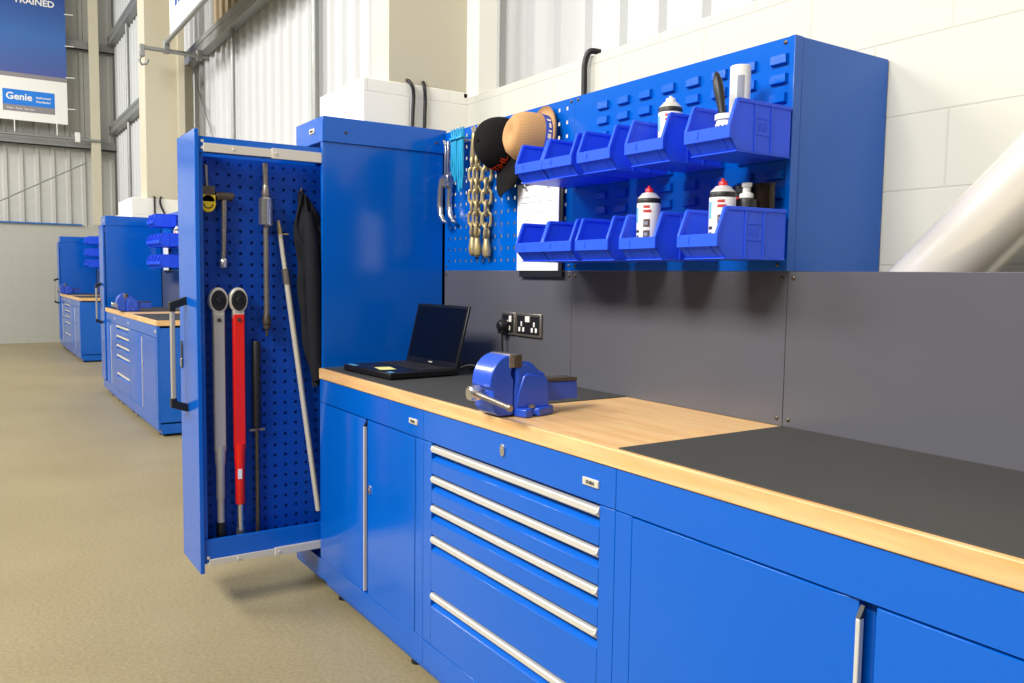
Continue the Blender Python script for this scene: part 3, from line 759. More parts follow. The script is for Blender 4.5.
# black jacket on a hook
def jacket():
    mb = MB(); nu, nv = 26, 40; top, bot = 1.632, 0.845; vs = []
    for sgn in (1, -1):
        for j in range(nv+1):
            f = j/nv; z = top-(top-bot)*f
            wl = 0.012+0.018*min(1, f*6.0)**0.7+0.006*sin(f*11)-0.06*max(0, f-0.45)/0.55; wr = 0.014+0.15*min(1, f*2.6)**0.8
            cy = 1.160
            for i in range(nu+1):
                u = i/nu; y = cy-wl+(wl+wr)*u
                bulge = sin(pi*min(1, max(0, u)))**0.5
                fold = 0.010*sin(u*15+f*7+1.8*sin(f*7))+0.007*sin(u*29-f*13+2*sin(f*11))+0.004*sin(f*34+u*8)
                th = (0.012+0.026*min(1, f*3))*bulge+fold*bulge
                xx = TX+0.040+sgn*(max(0.002, th)) if sgn > 0 else TX+0.040-0.012*bulge-0.001
                vs.append((xx, y+0.004*sin(f*22+u*5), z+0.008*sin(u*9)*(f)))
    W = nu+1; o = W*(nv+1); fs = []
    for j in range(nv):
        for i in range(nu):
            a = j*W+i; fs.append((a, a+W, a+W+1, a+1)); fs.append((o+a, o+a+1, o+a+W+1, o+a+W))
        fs.append((j*W, o+j*W, o+(j+1)*W, (j+1)*W)); fs.append((j*W+nu, (j+1)*W+nu, o+(j+1)*W+nu, o+j*W+nu))
    for i in range(nu):
        fs.append((i, i+1, o+i+1, o+i)); b = nv*W+i; fs.append((b, o+b, o+b+1, b+1))
    mb.add(vs, fs)
    t = thing('jacket', 'black work jacket hanging at the back of the pulled out board', 'jacket', (TX+0.04, 1.16, 0.85))
    build('body', mb, M['cloth_black'], t, sharp=70)
    sl = MB(); path = [(TX+0.066, 1.172, 1.56), (TX+0.074, 1.180, 1.46), (TX+0.076, 1.188, 1.30), (TX+0.070, 1.195, 1.12), (TX+0.066, 1.205, 0.95), (TX+0.064, 1.212, 0.88)]
    sl.tube(path, [0.016, 0.028, 0.03, 0.029, 0.027, 0.024], 14)
    build('sleeve', sl, M['cloth_black'], t)
    build('hanging_loop', MB().tube([(TX+0.03, 1.148, 1.60), (TX+0.03, 1.150, 1.645), (TX+0.03, 1.162, 1.652), (TX+0.032, 1.170, 1.60)], 0.006, 8), M['cloth_black'], t)
jacket()
t = MB(); t.tube([(TX-0.004, 1.156, 1.645), (TX+0.034, 1.156, 1.645), (TX+0.04, 1.156, 1.66)], 0.004, 8)
tag(build('hook', t, M['steel'], None, (TX, 1.156, 1.645)), 'steel hook that holds the black jacket', 'hook')

# ------------------------------------------------------------------ things on the perforated panel
# steel puller
x, y = -3.142, YB-0.035
t = thing('steel_puller', 'shiny steel two jaw puller hung beside the tall cabinet', 'puller', (x, y, 1.50))
D = 0.036
for (u0, u1, z0) in ((-0.020, -0.008, 1.65), (0.002, 0.014, 1.66)):
    build('bar', MB().box(x+u0, x+u1, y-0.006, y+0.006, z0+D, 1.845+D), M['steel_bright'], t, bevel=0.002)
build('pivot_block', MB().box(x-0.034, x+0.024, y-0.014, y+0.014, 1.655+D, 1.705+D), M['steel_bright'], t, bevel=0.004)
for (ox, dy) in ((-0.020, -0.016), (0.012, 0.012)):
    pth = [(x+ox, y+dy, 1.69+D), (x+ox-0.010, y+dy, 1.64+D), (x+ox-0.016, y+dy, 1.58+D), (x+ox-0.004, y+dy, 1.535+D), (x+ox+0.022, y+dy, 1.508+D), (x+ox+0.045, y+dy, 1.503+D)]
    build('jaw', MB().tube(pth, [0.011, 0.013, 0.013, 0.012, 0.010, 0.005], 10), M['steel_bright'], t)
build('peg', MB().tube([(x-0.002, YB+0.004, 1.835+D), (x-0.002, y-0.012, 1.835+D), (x-0.002, y-0.016, 1.85+D)], 0.005, 8), M['zinc'], t)

# cyan clamps
CL = ['leftmost of the four cyan plastic clamps', 'second from left of the four cyan plastic clamps', 'third from left of the four cyan plastic clamps, longest reach', 'rightmost of the four cyan plastic clamps, beside the chain']
for k in range(4):
    x = -3.085+0.027*k; y = YB-0.040-0.004*(k % 2); ln = (0.15, 0.18, 0.22, 0.21)[k]
    t = thing('hose_clamp', CL[k], 'clamp', (x, y, 1.885-ln), 'cyan plastic clamps on the holed panel')
    zt = 1.882
    for s in (-1, 1):
        ar = MB().tube([(x+s*0.012, y, zt+0.040), (x+s*0.006, y, zt), (x+s*0.007, y, zt-ln*0.40), (x+s*0.010, y, zt-ln*0.72), (x+s*0.002, y, zt-ln)], [0.004, 0.006, 0.006, 0.0055, 0.003], 8)
        build('jaw', ar, M['cyan'], t)
    build('cross_guard', MB().box(x-0.0145, x+0.0145, y-0.013, y+0.013, zt-0.006, zt+0.004), M['cyan'], t, bevel=0.002)
    build('peg', MB().tube([(x, YB+0.004, zt-0.01), (x, y, zt-0.01)], 0.004, 8), M['zinc'], t)

# chain of three strands
def link(mb, c, axis_v, wide, L, W, r):
    """oval ring: long axis axis_v, short axis wide"""
    A = Vector(axis_v).normalized(); B = Vector(wide).normalized(); pts = []
    for k in range(20):
        a = 2*pi*k/20; sx = cos(a); sy = sin(a)
        pts.append(Vector(c)+A*((L/2-W/2)*(1 if sx > 0 else -1)*(1 if abs(sx) > 1e-6 else 0)+W/2*sx)+B*(W/2*sy))
    mb.tube(pts, r, 8, closed=True)
cx, cz = -2.882, 1.905
t = thing('chain', 'brassy steel chain in three hanging strands left of the black cap', 'chain', (-2.9, YB-0.03, 1.36))
for s, (dx, dy, ztop) in enumerate(((-0.062, -0.024, 1.800), (-0.006, -0.036, 1.795), (0.046, -0.024, 1.790))):
    mb = MB(); z = ztop; k = 0
    while z > 1.50-0.004*s:
        an = radians(38 if k % 2 else -52)
        link(mb, (cx+dx, YB+dy, z-0.030), (0.0, 0, 1), (cos(an), sin(an), 0), 0.059, 0.036, 0.0062); z -= 0.0445; k += 1
    build('chain_strand', mb, M['brass'], t)
    hk = MB().tube([(cx+dx, YB+dy, z+0.008), (cx+dx, YB+dy, z-0.025), (cx+dx+0.004, YB+dy, z-0.06), (cx+dx+0.003, YB+dy, z-0.082), (cx+dx, YB+dy, z-0.092)], [0.008, 0.012, 0.019, 0.017, 0.008], 12)
    hk.tube([(cx+dx+0.018*cos(a), YB+dy, z+0.006+0.016*sin(a)) for a in [2*pi*q/14 for q in range(14)]], 0.005, 8, closed=True)
    build('chain_hook', hk, M['brass'], t)
for (dx, dy) in ((-0.070, -0.022), (-0.012, -0.032)):
    mb = MB(); link(mb, (cx+dx, YB+dy, 1.845), (0.12, 0, 1), (0.9, -0.45, 0), 0.135, 0.062, 0.0075)
    build('master_ring', mb, M['brass'], t)
build('peg', MB().tube([(cx-0.02, YB+0.004, 1.889), (cx-0.02, YB-0.05, 1.889), (cx-0.02, YB-0.056, 1.905)], 0.006, 8), M['zinc'], t)

# black cap: crown towards the room, peak hanging down
def cap_():
    C0 = Vector((-2.718, YB-0.022, 1.815)); t = thing('baseball_cap', 'black baseball cap with orange lettering hung on the holed panel', 'cap', C0)
    rx_, ry_, rz_ = 0.094, 0.120, 0.110; mb = MB(); n, m = 32, 12; vs = []; fs = []
    for j in range(m+1):
        f = j/m*pi/2
        for k in range(n):
            a = 2*pi*k/n
            vs.append(C0+Vector((rx_*cos(a)*cos(f)**0.75 if j < m else 0, -ry_*sin(f), rz_*sin(a)*cos(f)**0.75 if j < m else 0)))
    for j in range(m):
        for k in range(n): fs.append((j*n+k, (j+1)*n+k, (j+1)*n+(k+1) % n, j*n+(k+1) % n))
    fs.append(tuple(range(n)))
    mb.add(vs, fs)
    rot = Matrix.Translation(C0) @ Euler((radians(-4), radians(-27), radians(4))).to_matrix().to_4x4() @ Matrix.Translation(-C0)
    mb.xf(rot); build('crown', mb, M['cap_black'], t, sharp=80)
    v = MB(); vs = []; N = 16
    for lay in (0, 1):
        for j in range(7):
            f = j/6
            for i in range(N+1):
                u = -1+2*i/N; half = 0.096*math.sqrt(max(0.0, 1-(f*0.93)**2.6)); x_ = u*half
                z_ = -0.100-0.122*f*(1-0.05*u*u)+(1-f)*0.045*(u*u)
                y_ = -0.030-0.03*f+0.045*u*u*(1-f*0.5)+lay*0.004
                vs.append(C0+Vector((x_, y_, z_)))
    W = N+1; o = 7*W; fs = []
    for j in range(6):
        for i in range(N):
            a = j*W+i; fs.append((a, a+1, a+W+1, a+W)); fs.append((o+a, o+a+W, o+a+W+1, o+a+1))
        fs.append((j*W, (j+1)*W, o+(j+1)*W, o+j*W)); fs.append((j*W+N, o+j*W+N, o+(j+1)*W+N, (j+1)*W+N))
    for i in range(N): fs.append((i, o+i, o+i+1, i+1)); b = 6*W+i; fs.append((b, b+1, o+b+1, o+b))
    v.add(vs, fs); v.xf(rot); build('peak', v, M['cap_black'], t, sharp=60)
    bt = MB().lathe([(0.008, 0), (0.008, 0.003), (0.004, 0.006), (0, 0.0065)], C0+Vector((0, -ry_+0.001, 0)), (0,-1,0), 12); bt.xf(rot)
    build('button', bt, M['cap_black'], t)
    tx = text_mb('STIHL', 0.044, 0.001, 'CENTER', True)
    # wrap the letters on the lower front of the crown
    for q in tx.v:
        a = -pi/2+q.x/rx_*0.95; f = 0.30+q.y/0.11*0.75
        k = 1.012
        q.x, q.y, q.z = (C0.x+rx_*k*cos(a)*cos(f)**0.75, C0.y-ry_*k*sin(f), C0.z+rz_*k*sin(a)*cos(f)**0.75)
    tx.xf(rot); build('cap_lettering', tx, M['orange'], t)
cap_()

# straw hat: brim to the panel, crown to the room
def hat():
    C0 = Vector((-2.465, YB-0.016, 1.796)); t = thing('straw_hat', 'straw trilby with a blue ribbon hung above the bins', 'hat', C0)
    n = 40; R0 = 0.088
    def ring(r, h, sq=1.0, dent=0.0):
        out = []
        for k in range(n):
            a = 2*pi*k/n; rr = r
            h2 = h
            if dent: h2 = h-dent*max(0, cos(a))**2
            out.append(C0+Vector((rr*cos(a)*0.88, -h2, rr*sin(a)*1.06*sq)))
        return out
    def shell(rings, close=True):
        vs = [p for r in rings for p in r]; fs = []
        for j in range(len(rings)-1):
            for k in range(n): fs.append((j*n+k, (j+1)*n+k, (j+1)*n+(k+1) % n, j*n+(k+1) % n))
        if close: fs.append(tuple((len(rings)-1)*n+k for k in range(n)))
        return MB().add(vs, fs)
    tilt = Matrix.Translation(C0) @ Euler((radians(-8), 0, radians(-6))).to_matrix().to_4x4() @ Matrix.Translation(-C0)
    cr = shell([ring(R0, 0.006), ring(R0*0.995, 0.035), ring(R0*0.97, 0.07), ring(R0*0.91, 0.10), ring(R0*0.76, 0.130, 0.98), ring(R0*0.58, 0.144, 0.9), ring(R0*0.4, 0.140, 0.8), ring(R0*0.1, 0.132)]); cr.xf(tilt)
    build('crown', cr, M['straw'], t, sharp=80)
    br = shell([ring(R0*0.97, 0.010), ring(R0*1.06, 0.007), ring(R0*1.26, 0.010), ring(R0*1.34, 0.018), ring(R0*1.35, 0.015), ring(R0*1.26, 0.005), ring(R0*1.06, 0.001), ring(R0*0.97, 0.004)], False)
    br.f += [((7*n+k), k, (k+1) % n, 7*n+(k+1) % n) for k in range(n)]; br.mi += [0]*n; br.xf(tilt)
    build('brim', br, M['straw'], t, sharp=60)
    bd = shell([ring(R0*1.012, 0.009), ring(R0*1.016, 0.012), ring(R0*1.010, 0.036), ring(R0*1.0, 0.037)], False); bd.xf(tilt)
    build('ribbon', bd, M['band_blue'], t)
    mk = MB()
    for k, (a0, a1) in enumerate(((-50, -38), (-34, -24), (-20, -8), (-2, 8), (12, 16), (22, 34), (40, 46))):
        vs = []
        for j in range(4):
            a = radians(a0+(a1-a0)*j/3)
            for h in (0.014+0.002*(k % 2), 0.030-0.003*(k % 3)): vs.append(C0+Vector((R0*1.022*cos(a)*0.88, -h, R0*1.022*sin(a)*1.06)))
        mk.add(vs, [(2*j, 2*j+2, 2*j+3, 2*j+1) for j in range(3)])
    mk.xf(tilt); build('ribbon_print', mk, M['white'], t)
hat()
tag(build('panel_hook', MB().tube([(-2.465, YB+0.004, 1.86), (-2.465, YB-0.03, 1.86), (-2.465, YB-0.036, 1.872)], 0.004, 8), M['zinc'], None, (-2.465, YB, 1.86)), 'panel hook inside the straw hat', 'hook')

# clipboard
def clipboard(dx, Y, label):
    t = thing('clipboard', label, 'clipboard', (-2.492+dx, Y-0.012, 1.312), 'clipboards on the holed panels')
    build('board', MB().box(-2.612+dx, -2.344+dx, Y-0.016, Y-0.012, 1.312, 1.662), M['black'], t, bevel=0.001)
    build('paper', MB().box(-2.622+dx, -2.362+dx, Y-0.020, Y-0.0165, 1.336, 1.656), M['paper'], t)
    ln = MB()
    for (a, b, z) in ((-2.60, -2.42, 1.605), (-2.60, -2.40, 1.585), (-2.60, -2.55, 1.545), (-2.53, -2.45, 1.545), (-2.60, -2.40, 1.50)): ln.box(a+dx, b+dx, Y-0.0204, Y-0.0200, z-0.001, z+0.001)
    ln.box(-2.60+dx, -2.5+dx, Y-0.0204, Y-0.0200, 1.52, 1.522)
    build('print', ln, M['ink'], t)
    cl = MB().box(-2.565+dx, -2.43+dx, Y-0.026, Y-0.0205, 1.650, 1.668)
    for xx in (-2.565, -2.43): cl.tube([(xx+dx, Y-0.022, 1.664), (xx+dx, Y-0.034, 1.658), (xx+dx, Y-0.034, 1.642), (xx+0.012+dx, Y-0.030, 1.637)], 0.0035, 8)
    build('clip', cl, M['black'], t, bevel=0.001)
clipboard(0, YB, 'clipboard with white paper behind the left bins')

# ------------------------------------------------------------------ sockets and plug
def socket_plate(x0, x1, label, double):
    z0, z1 = 1.087, 1.176
    t = thing('power_socket', label, 'socket', ((x0+x1)/2, YB, (z0+z1)/2), 'power sockets on the grey splashback')
    build('face_plate', MB().box(x0, x1, YB-0.009, YB-0.0002, z0, z1), M['steel'], t, bevel=0.003)
    ins = MB().box(x0+0.010, x1-0.010, YB-0.0102, YB-0.0085, z0+0.010, z1-0.010)
    build('insert', ins, M['black'], t, bevel=0.001)
    w = MB(); cs = [x0+(x1-x0)*0.25, x0+(x1-x0)*0.75] if double else [(x0+x1)/2]
    for c in cs:
        for (dx, dz, a, b) in ((0, 0.004, 0.0045, 0.009), (-0.013, -0.017, 0.006, 0.0085), (0.013, -0.017, 0.006, 0.0085)):
            w.box(c+dx-a, c+dx+a, YB-0.012, YB-0.0098, 1.131+dz-b, 1.131+dz+b)
    if double: w.box((x0+x1)/2-0.014, (x0+x1)/2+0.014, YB-0.014, YB-0.0098, 1.143, 1.165)
    else: w.box(x0+0.062, x0+0.078, YB-0.014, YB-0.0098, 1.138, 1.162)
    build('switch', w, M['white'], t, bevel=0.001)
socket_plate(-2.744, -2.646, 'single power socket with a black plug in it', False)
socket_plate(-2.640, -2.474, 'double power socket right of the plugged socket', True)
px_, pz_ = -2.705, 1.122
t = thing('plug', 'black mains plug in the single socket', 'plug', (px_, YB-0.013, pz_))
build('body', MB().lathe([(0.024, 0.0), (0.026, 0.006), (0.024, 0.022), (0.017, 0.034), (0.0, 0.036)], (px_, YB-0.0125, pz_), (0,-1,0), 20).box(px_-0.016, px_+0.016, YB-0.040, YB-0.014, pz_-0.030, pz_-0.005), M['black'], t, bevel=0.003)
pts = [(px_, YB-0.028, pz_-0.028), (px_+0.001, YB-0.028, pz_-0.07), (px_-0.004, YB-0.024, 1.0), (px_-0.02, YB-0.03, 0.955), (px_-0.06, YB-0.045, 0.9385), (px_-0.12, YB-0.05, 0.9385), (px_-0.17, YB-0.065, 0.9385)]
build('cord', MB().tube(smooth(pts), 0.004, 8), M['rubber'], t)

# ------------------------------------------------------------------ laptop
def laptop():
    L0 = Vector((-2.905, 1.405, WT+0.003)); w, d = 0.188, 0.146
    t = thing('laptop', 'open black laptop on the left end of the near worktop', 'laptop', L0)
    rot = Euler((0, 0, radians(4))).to_matrix().to_4x4(); T = Matrix.Translation(L0) @ rot
    b = MB().box(-w, w, -d, d, 0.003, 0.026); b.xf(T); build('base', b, M['laptop'], t, bevel=0.004)
    k = MB()
    for r_ in range(5):
        for c in range(14): k.box(-0.172+c*0.0247, -0.172+c*0.0247+0.0218, 0.0+r_*0.024, 0.0+r_*0.024+0.021, 0.0262, 0.0285)
    k.xf(T); build('keyboard', k, M['keys'], t)
    tp = MB().box(-0.05, 0.05, -0.11, -0.045, 0.0262, 0.0268); tp.xf(T); build('touchpad', tp, M['keys'], t, bevel=0.0003)
    st = MB().box(-0.172, -0.155, -0.135, -0.115, 0.0262, 0.0267).box(-0.145, -0.11, -0.137, -0.117, 0.0262, 0.0267).box(0.140, 0.172, -0.135, -0.118, 0.0262, 0.0267)
    st.xf(T); o = build('sticker', st, M['label_blue'], t); o['label'] = 'pale stickers on the palm rest'
    Hh = 0.248
    lid = MB().box(-w, w, -0.004, 0.006, 0.0, Hh); LT = T @ Matrix.Translation((0, d-0.006, 0.022)) @ Euler((radians(-14), 0, 0)).to_matrix().to_4x4()
    lid.xf(LT); l = build('lid', lid, M['laptop'], t, bevel=0.003)
    sc = MB().box(-w+0.014, w-0.014, -0.0052, -0.0035, 0.026, Hh-0.012); sc.xf(LT); build('screen', sc, M['screen'], l)
    lg = MB().box(-0.014, 0.014, -0.0050, -0.0038, 0.012, 0.017); lg.xf(LT); o = build('maker_mark', lg, M['zinc'], l)
    hg = MB().cyl((-0.17, d-0.006, 0.024), (-0.13, d-0.006, 0.024), 0.007, n=12).cyl((0.13, d-0.006, 0.024), (0.17, d-0.006, 0.024), 0.007, n=12); hg.xf(T); build('hinge', hg, M['laptop'], t)
    n = MB().box(-0.045, 0.045, -0.030, 0.030, 0, 0.0006); n.xf(T @ Matrix.Translation((0.045, -0.088, 0.0276)) @ Euler((0, 0, radians(-14))).to_matrix().to_4x4())
    tag(build('sticky_note', n, M['note'], None, T @ Vector((0.045, -0.088, 0.0276))), 'pale yellow sticky note lying on the laptop', 'note')
laptop()
tag(build('laptop_lead', MB().tube(smooth([(-2.735, 1.575, 0.962), (-2.70, 1.60, 0.975), (-2.66, 1.64, 0.965), (-2.63, 1.69, 0.9395), (-2.66, 1.73, 0.9385), (-2.72, 1.745, 0.9385), (-2.85, 1.735, 0.9385)]), 0.004, 8), M['rubber'], None, (-2.7, 1.62, 0.935)), 'thin black lead looping behind the open laptop', 'cable')

# ------------------------------------------------------------------ vise
def vise(ox, oy, label, far=False):
    """built about x=0 (jaw centre), y=0 (jaw line), z=0 (worktop), room side -Y"""
    zb = WT+0.0024 if far else WT
    T = Matrix.Translation((ox, oy, zb)); S = Matrix.Translation((0.056, 0, 0)) @ Matrix.Diagonal((0.82, 0.82, 1, 1)) @ Matrix.Translation((-0.056, 0, 0))
    t = thing('bench_vise', label, 'vise', (ox, oy, zb), 'bench vises on the worktops')
    def p(name, mb, mat, par=None, bevel=0.0, sharp=38, seg=2):
        mb.xf(T @ S); return build(name, mb, mat, par or t, bevel=bevel, sharp=sharp, seg=seg)
    base = MB().prism([(-0.085, 0.04), (-0.115, 0.045), (-0.115, 0.075), (-0.085, 0.08), (-0.085, 0.160), (0.066, 0.160), (0.080, 0.130), (0.100, 0.075), (0.084, 0.066), (0.084, 0.056), (0.102, 0.046), (0.106, 0.018), (0.07, 0.006), (-0.06, 0.006)], 'Z', 0.0008, 0.024)
    p('base', base, M['vise'], bevel=0.004)
    p('base_bolt', MB().lathe([(0.012, 0.024), (0.012, 0.031), (0.007, 0.033), (0, 0.033)], (0.076, 0.061, 0), n=6), M['steel'])
    p('base_bolt', MB().lathe([(0.012, 0.024), (0.012, 0.031), (0, 0.033)], (-0.09, 0.06, 0), n=6), M['steel'])
    fixed = MB().prism([(0.002, 0.02), (0.002, 0.075), (0.010, 0.10), (0.008, 0.142), (0.045, 0.150), (0.066, 0.148), (0.080, 0.142), (0.094, 0.130), (0.108, 0.122), (0.128, 0.116), (0.134, 0.095), (0.136, 0.02)], 'X', -0.060, 0.060)
    p('fixed_body', fixed, M['vise'], bevel=0.009, seg=3)
    rib = MB().prism([(0.006, 0.022), (0.012, 0.06), (0.036, 0.112), (0.050, 0.118), (0.122, 0.106), (0.136, 0.098), (0.140, 0.022)], 'X', 0.057, 0.067)
    p('side_casting', rib, M['vise'], bevel=0.004)
    mv = [(0.000, 0.006), (-0.045, 0.004)]+[(-0.045+0.035*cos(q), 0.039+0.035*sin(q)) for q in [radians(-90-15*k) for k in range(1, 7)]]+[(-0.080, 0.078), (-0.088, 0.082)]
    mv += [(-0.012+0.080*cos(q), 0.090+0.080*sin(q)) for q in [radians(184-9*k) for k in range(11)]]+[(-0.004, 0.168), (-0.004, 0.14), (-0.010, 0.118), (0.000, 0.100)]
    p('moving_jaw', MB().prism(mv, 'X', -0.060, 0.058), M['vise'], bevel=0.006, seg=3)
    p('jaw_plate', MB().box(-0.060, 0.060, -0.020, 0.003, 0.135, 0.171), M['steel'], bevel=0.002)
    p('jaw_plate', MB().box(-0.062, 0.062, 0.004, 0.030, 0.135, 0.170), M['steel_dark'], bevel=0.002)
    tl = MB().prism([(-0.07, 0.03), (0.29, 0.032), (0.283, 0.085), (-0.07, 0.09)], 'X', -0.034, 0.034)
    s = p('slide_bar', tl, M['vise'], bevel=0.003)
    p('slide_top', MB().prism([(0.128, 0.0875), (0.282, 0.0855), (0.282, 0.0945), (0.128, 0.0965)], 'X', -0.037, 0.037), M['steel_dark'], s, bevel=0.001)
    sp = MB().tube([(0, -0.075, 0.066), (0, -0.098, 0.066), (0, -0.100, 0.066), (0, -0.136, 0.066), (0, -0.140, 0.066)], [0.013, 0.013, 0.0205, 0.0205, 0.017], 18)
    p('spindle', sp, M['steel_bright'])
    hd = MB().tube([(-0.012, -0.120, 0.068), (0.215, -0.120, 0.050)], 0.0075, 14)
    hd.tube([(0.210, -0.120, 0.0504), (0.212, -0.120, 0.0502), (0.222, -0.120, 0.0493), (0.224, -0.120, 0.0491)], [0.008, 0.0095, 0.0095, 0.008], 14)
    p('handle_bar', hd, M['steel'])
    return t
vise(-1.918, 1.241, 'blue bench vise at the front edge of the near worktop')

# ------------------------------------------------------------------ cables and pipe by the near wall
def cable(name, pts, r, label, m='black'):
    tag(build(name, MB().tube(smooth(pts), r, 10), M[m], None, pts[-1]), label, 'cable', 'black cables over the wall top')
cable('cable', [(-3.80, 1.80, 2.256), (-3.74, 1.84, 2.262), (-3.715, 1.858, 2.235), (-3.716, 1.868, 2.19), (-3.717, 1.865, 2.10), (-3.717, 1.858, 1.9), (-3.717, 1.86, 1.6)], 0.009, 'left black cable over the pier behind the near tall cabinet')
cable('cable', [(-3.80, 1.96, 2.256), (-3.74, 1.932, 2.264), (-3.714, 1.926, 2.235), (-3.717, 1.932, 2.18), (-3.717, 1.93, 2.10), (-3.717, 1.925, 1.9), (-3.717, 1.925, 1.6)], 0.009, 'right black cable over the pier behind the near tall cabinet')
cable('cable', [(-2.700, 2.205, 2.2315), (-2.722, 2.166, 2.232), (-2.736, 2.154, 2.19), (-2.738, 2.153, 2.13), (-2.738, 2.153, 2.06), (-2.738, 2.15, 1.9), (-2.738, 2.15, 1.6)], 0.0125, 'thick black cable over the white wall above the straw hat')
t = thing('pipe', 'shiny white pipe slanting behind the right splashback', 'pipe', (-2.39, 1.99, 0.0))
q0, q1 = Vector((-2.39, 1.99, 0.064)), Vector((-0.52, 1.99, 1.934))
build('tube', MB().cyl(q0, q1, 0.090, n=48), M['pipe'], t, sharp=60)

# ------------------------------------------------------------------ benches behind
def far_bench(x_end, Y, n, tall_label, where, bins, vise_x):
    xs = [x_end-2.78, x_end-2.10, x_end-1.27, x_end]
    tall_cabinet(xs[0]-0.002, Y+0.004, 0.012, tall_label)[0].scale = (1, 1, 0.98)
    door_cabinet(xs[0], xs[1], Y, xs[0]+0.34, 'blue two door cabinet at the far end of the ' + where)
    drawer_cabinet(xs[1], xs[2], Y, 'blue five drawer cabinet in the middle of the ' + where)
    door_cabinet(xs[2], xs[3], Y, xs[2]+0.60, 'blue two door cabinet at the near end of the ' + where)
    worktop(xs[0], xs[3]+0.004, Y, 'beech worktop of the ' + where)
    rubber_mat(xs[0]+0.01, xs[0]+1.15, Y+0.01, Y+0.565, 'dark rubber mat at the far end of the ' + where)
    rubber_mat(xs[3]-1.15, xs[3]-0.01, Y+0.01, Y+0.565, 'dark rubber mat at the near end of the ' + where)
    yb = Y+0.571
    xm = (xs[0]+xs[3])/2
    splashback(xs[0]+0.01, xm, yb, 'far grey splashback panel of the ' + where, False)
    splashback(xm, xs[3], yb, 'near grey splashback panel of the ' + where, False)
    perforated_panel(xs[0]+0.01, xm-0.35, yb, 'blue holed tool panel of the ' + where)
    louvre_panel(xm-0.349, xs[3], yb, 'blue louvred panel of the ' + where, False)
    vise(vise_x, Y+0.03, 'blue bench vise on the ' + where, True)
    return yb
YB2 = far_bench(-6.99, 1.27, 2, 'tall blue cabinet at the end of the middle bench', 'middle bench', None, -8.72)
ORD = ['nearest', 'second nearest', 'third nearest', 'fourth nearest']
for (z, n, nm) in ((1.362, 4, 'bottom'), (1.568, 4, 'middle'), (1.770, 2, 'top')):
    for k in range(n):
        xr_ = -8.69-0.172*k if n == 4 else -8.99-0.172*k
        place_bin(xr_, YB2-0.013, z, 'blue plastic bin, %s in the %s row of bins over the middle bench' % (ORD[k], nm))
clipboard(-6.95, YB2, 'clipboard edge showing beside the bins of the middle bench')
spray_can(-8.69, 1.785, 1.5715, 0.2, 'white aerosol can standing in the nearest middle row bin over the middle bench')
YB3 = far_bench(-13.35, 1.40, 3, 'tall blue cabinet at the end of the farthest bench, by the end wall', 'farthest bench', None, -15.7)
for (z, nm) in ((1.385, 'bottom'), (1.565, 'middle'), (1.765, 'top')):
    for k in range(3):
        place_bin(-15.36-0.172*k, YB3-0.013, z, 'blue plastic bin, %s in the %s row of bins over the farthest bench' % (ORD[k], nm))
cable('cable', [(-10.55, 1.90, 2.18), (-10.44, 1.90, 2.185), (-10.43, 1.90, 2.12), (-10.43, 1.90, 1.9), (-10.43, 1.90, 1.5)], 0.011, 'left black cable over the pier behind the middle bench')
cable('cable', [(-10.55, 2.02, 2.18), (-10.44, 1.97, 2.185), (-10.43, 1.965, 2.10), (-10.43, 2.03, 1.9), (-10.43, 2.03, 1.5)], 0.011, 'right black cable over the pier behind the middle bench')

# ------------------------------------------------------------------ banners on scaffold tubes
bx = -17.02
t = thing('hanging_banner', 'blue and white banner with white lettering on the far end wall', 'banner', (bx, -0.8, 3.92))
def slab(y0, y1, za0, za1, name, m, x=bx, par=t):
    return build(name, MB().box(x-0.004, x, y0, y1, za0, za1), m, par)
s = build('white_field', MB().box(bx-0.005, bx, -3.2, 1.675, 3.925, 4.73), M['banner_white'], t)
build('blue_field', MB().box(bx-0.005, bx+0.0, -3.2, 1.675, 4.73, 7.2), M['banner_blue'], t)
build('grey_stripe', MB().box(bx-0.005, bx+0.002, -3.2, 1.675, 4.66, 4.735), M['banner_grey'], t)['label'] = 'thin grey stripe'
lg = build('logo_field', MB().box(bx-0.002, bx+0.003, 0.685, 1.475, 4.185, 4.445), M['logo_blue'], t)
build('logo_footer', MB().box(bx-0.002, bx+0.003, 0.685, 1.475, 4.075, 4.186), M['banner_grey'], t)
label_text('logo_word', 'Genie', 0.165, (bx+0.004, 0.93, 4.275), (0,1,0), (0,0,1), M['white'], t, True)
label_text('logo_side_text', 'Authorised', 0.05, (bx+0.004, 1.30, 4.325), (0,1,0), (0,0,1), M['white'], t, True)
label_text('logo_side_text', 'Distributor', 0.05, (bx+0.004, 1.30, 4.255), (0,1,0), (0,0,1), M['white'], t, True)
label_text('logo_footer_text', 'Sales  Parts  Service', 0.052, (bx+0.004, 0.95, 4.11), (0,1,0), (0,0,1), M['white'], t)
label_text('headline', 'TRAINED', 0.15, (bx+0.004, 1.20, 5.93), (0,1,0), (0,0,1), M['white'], t, True)
for z in (4.2, 4.75, 5.3, 5.85): build('tie', MB().cyl((bx, 1.66, z), (bx, 1.80, z+0.01), 0.010, n=8), M['white'], t)
for y in (-0.4, 0.2, 0.85, 1.5): build('tie', MB().cyl((bx, y, 3.94), (bx+0.02, y, 3.72), 0.009, n=8), M['white'], t)
t = thing('scaffold_tube', 'horizontal galvanised tube under the blue banner', 'tube', (bx+0.03, 0, 3.7))
build('tube', MB().cyl((bx+0.03, -4, 3.68), (bx+0.03, 2.2, 3.68), 0.026, n=12), M['galv'], t)
build('clamp', MB().box(bx-0.01, bx+0.07, 1.78, 1.86, 3.63, 3.80), M['white'], t, bevel=0.004)

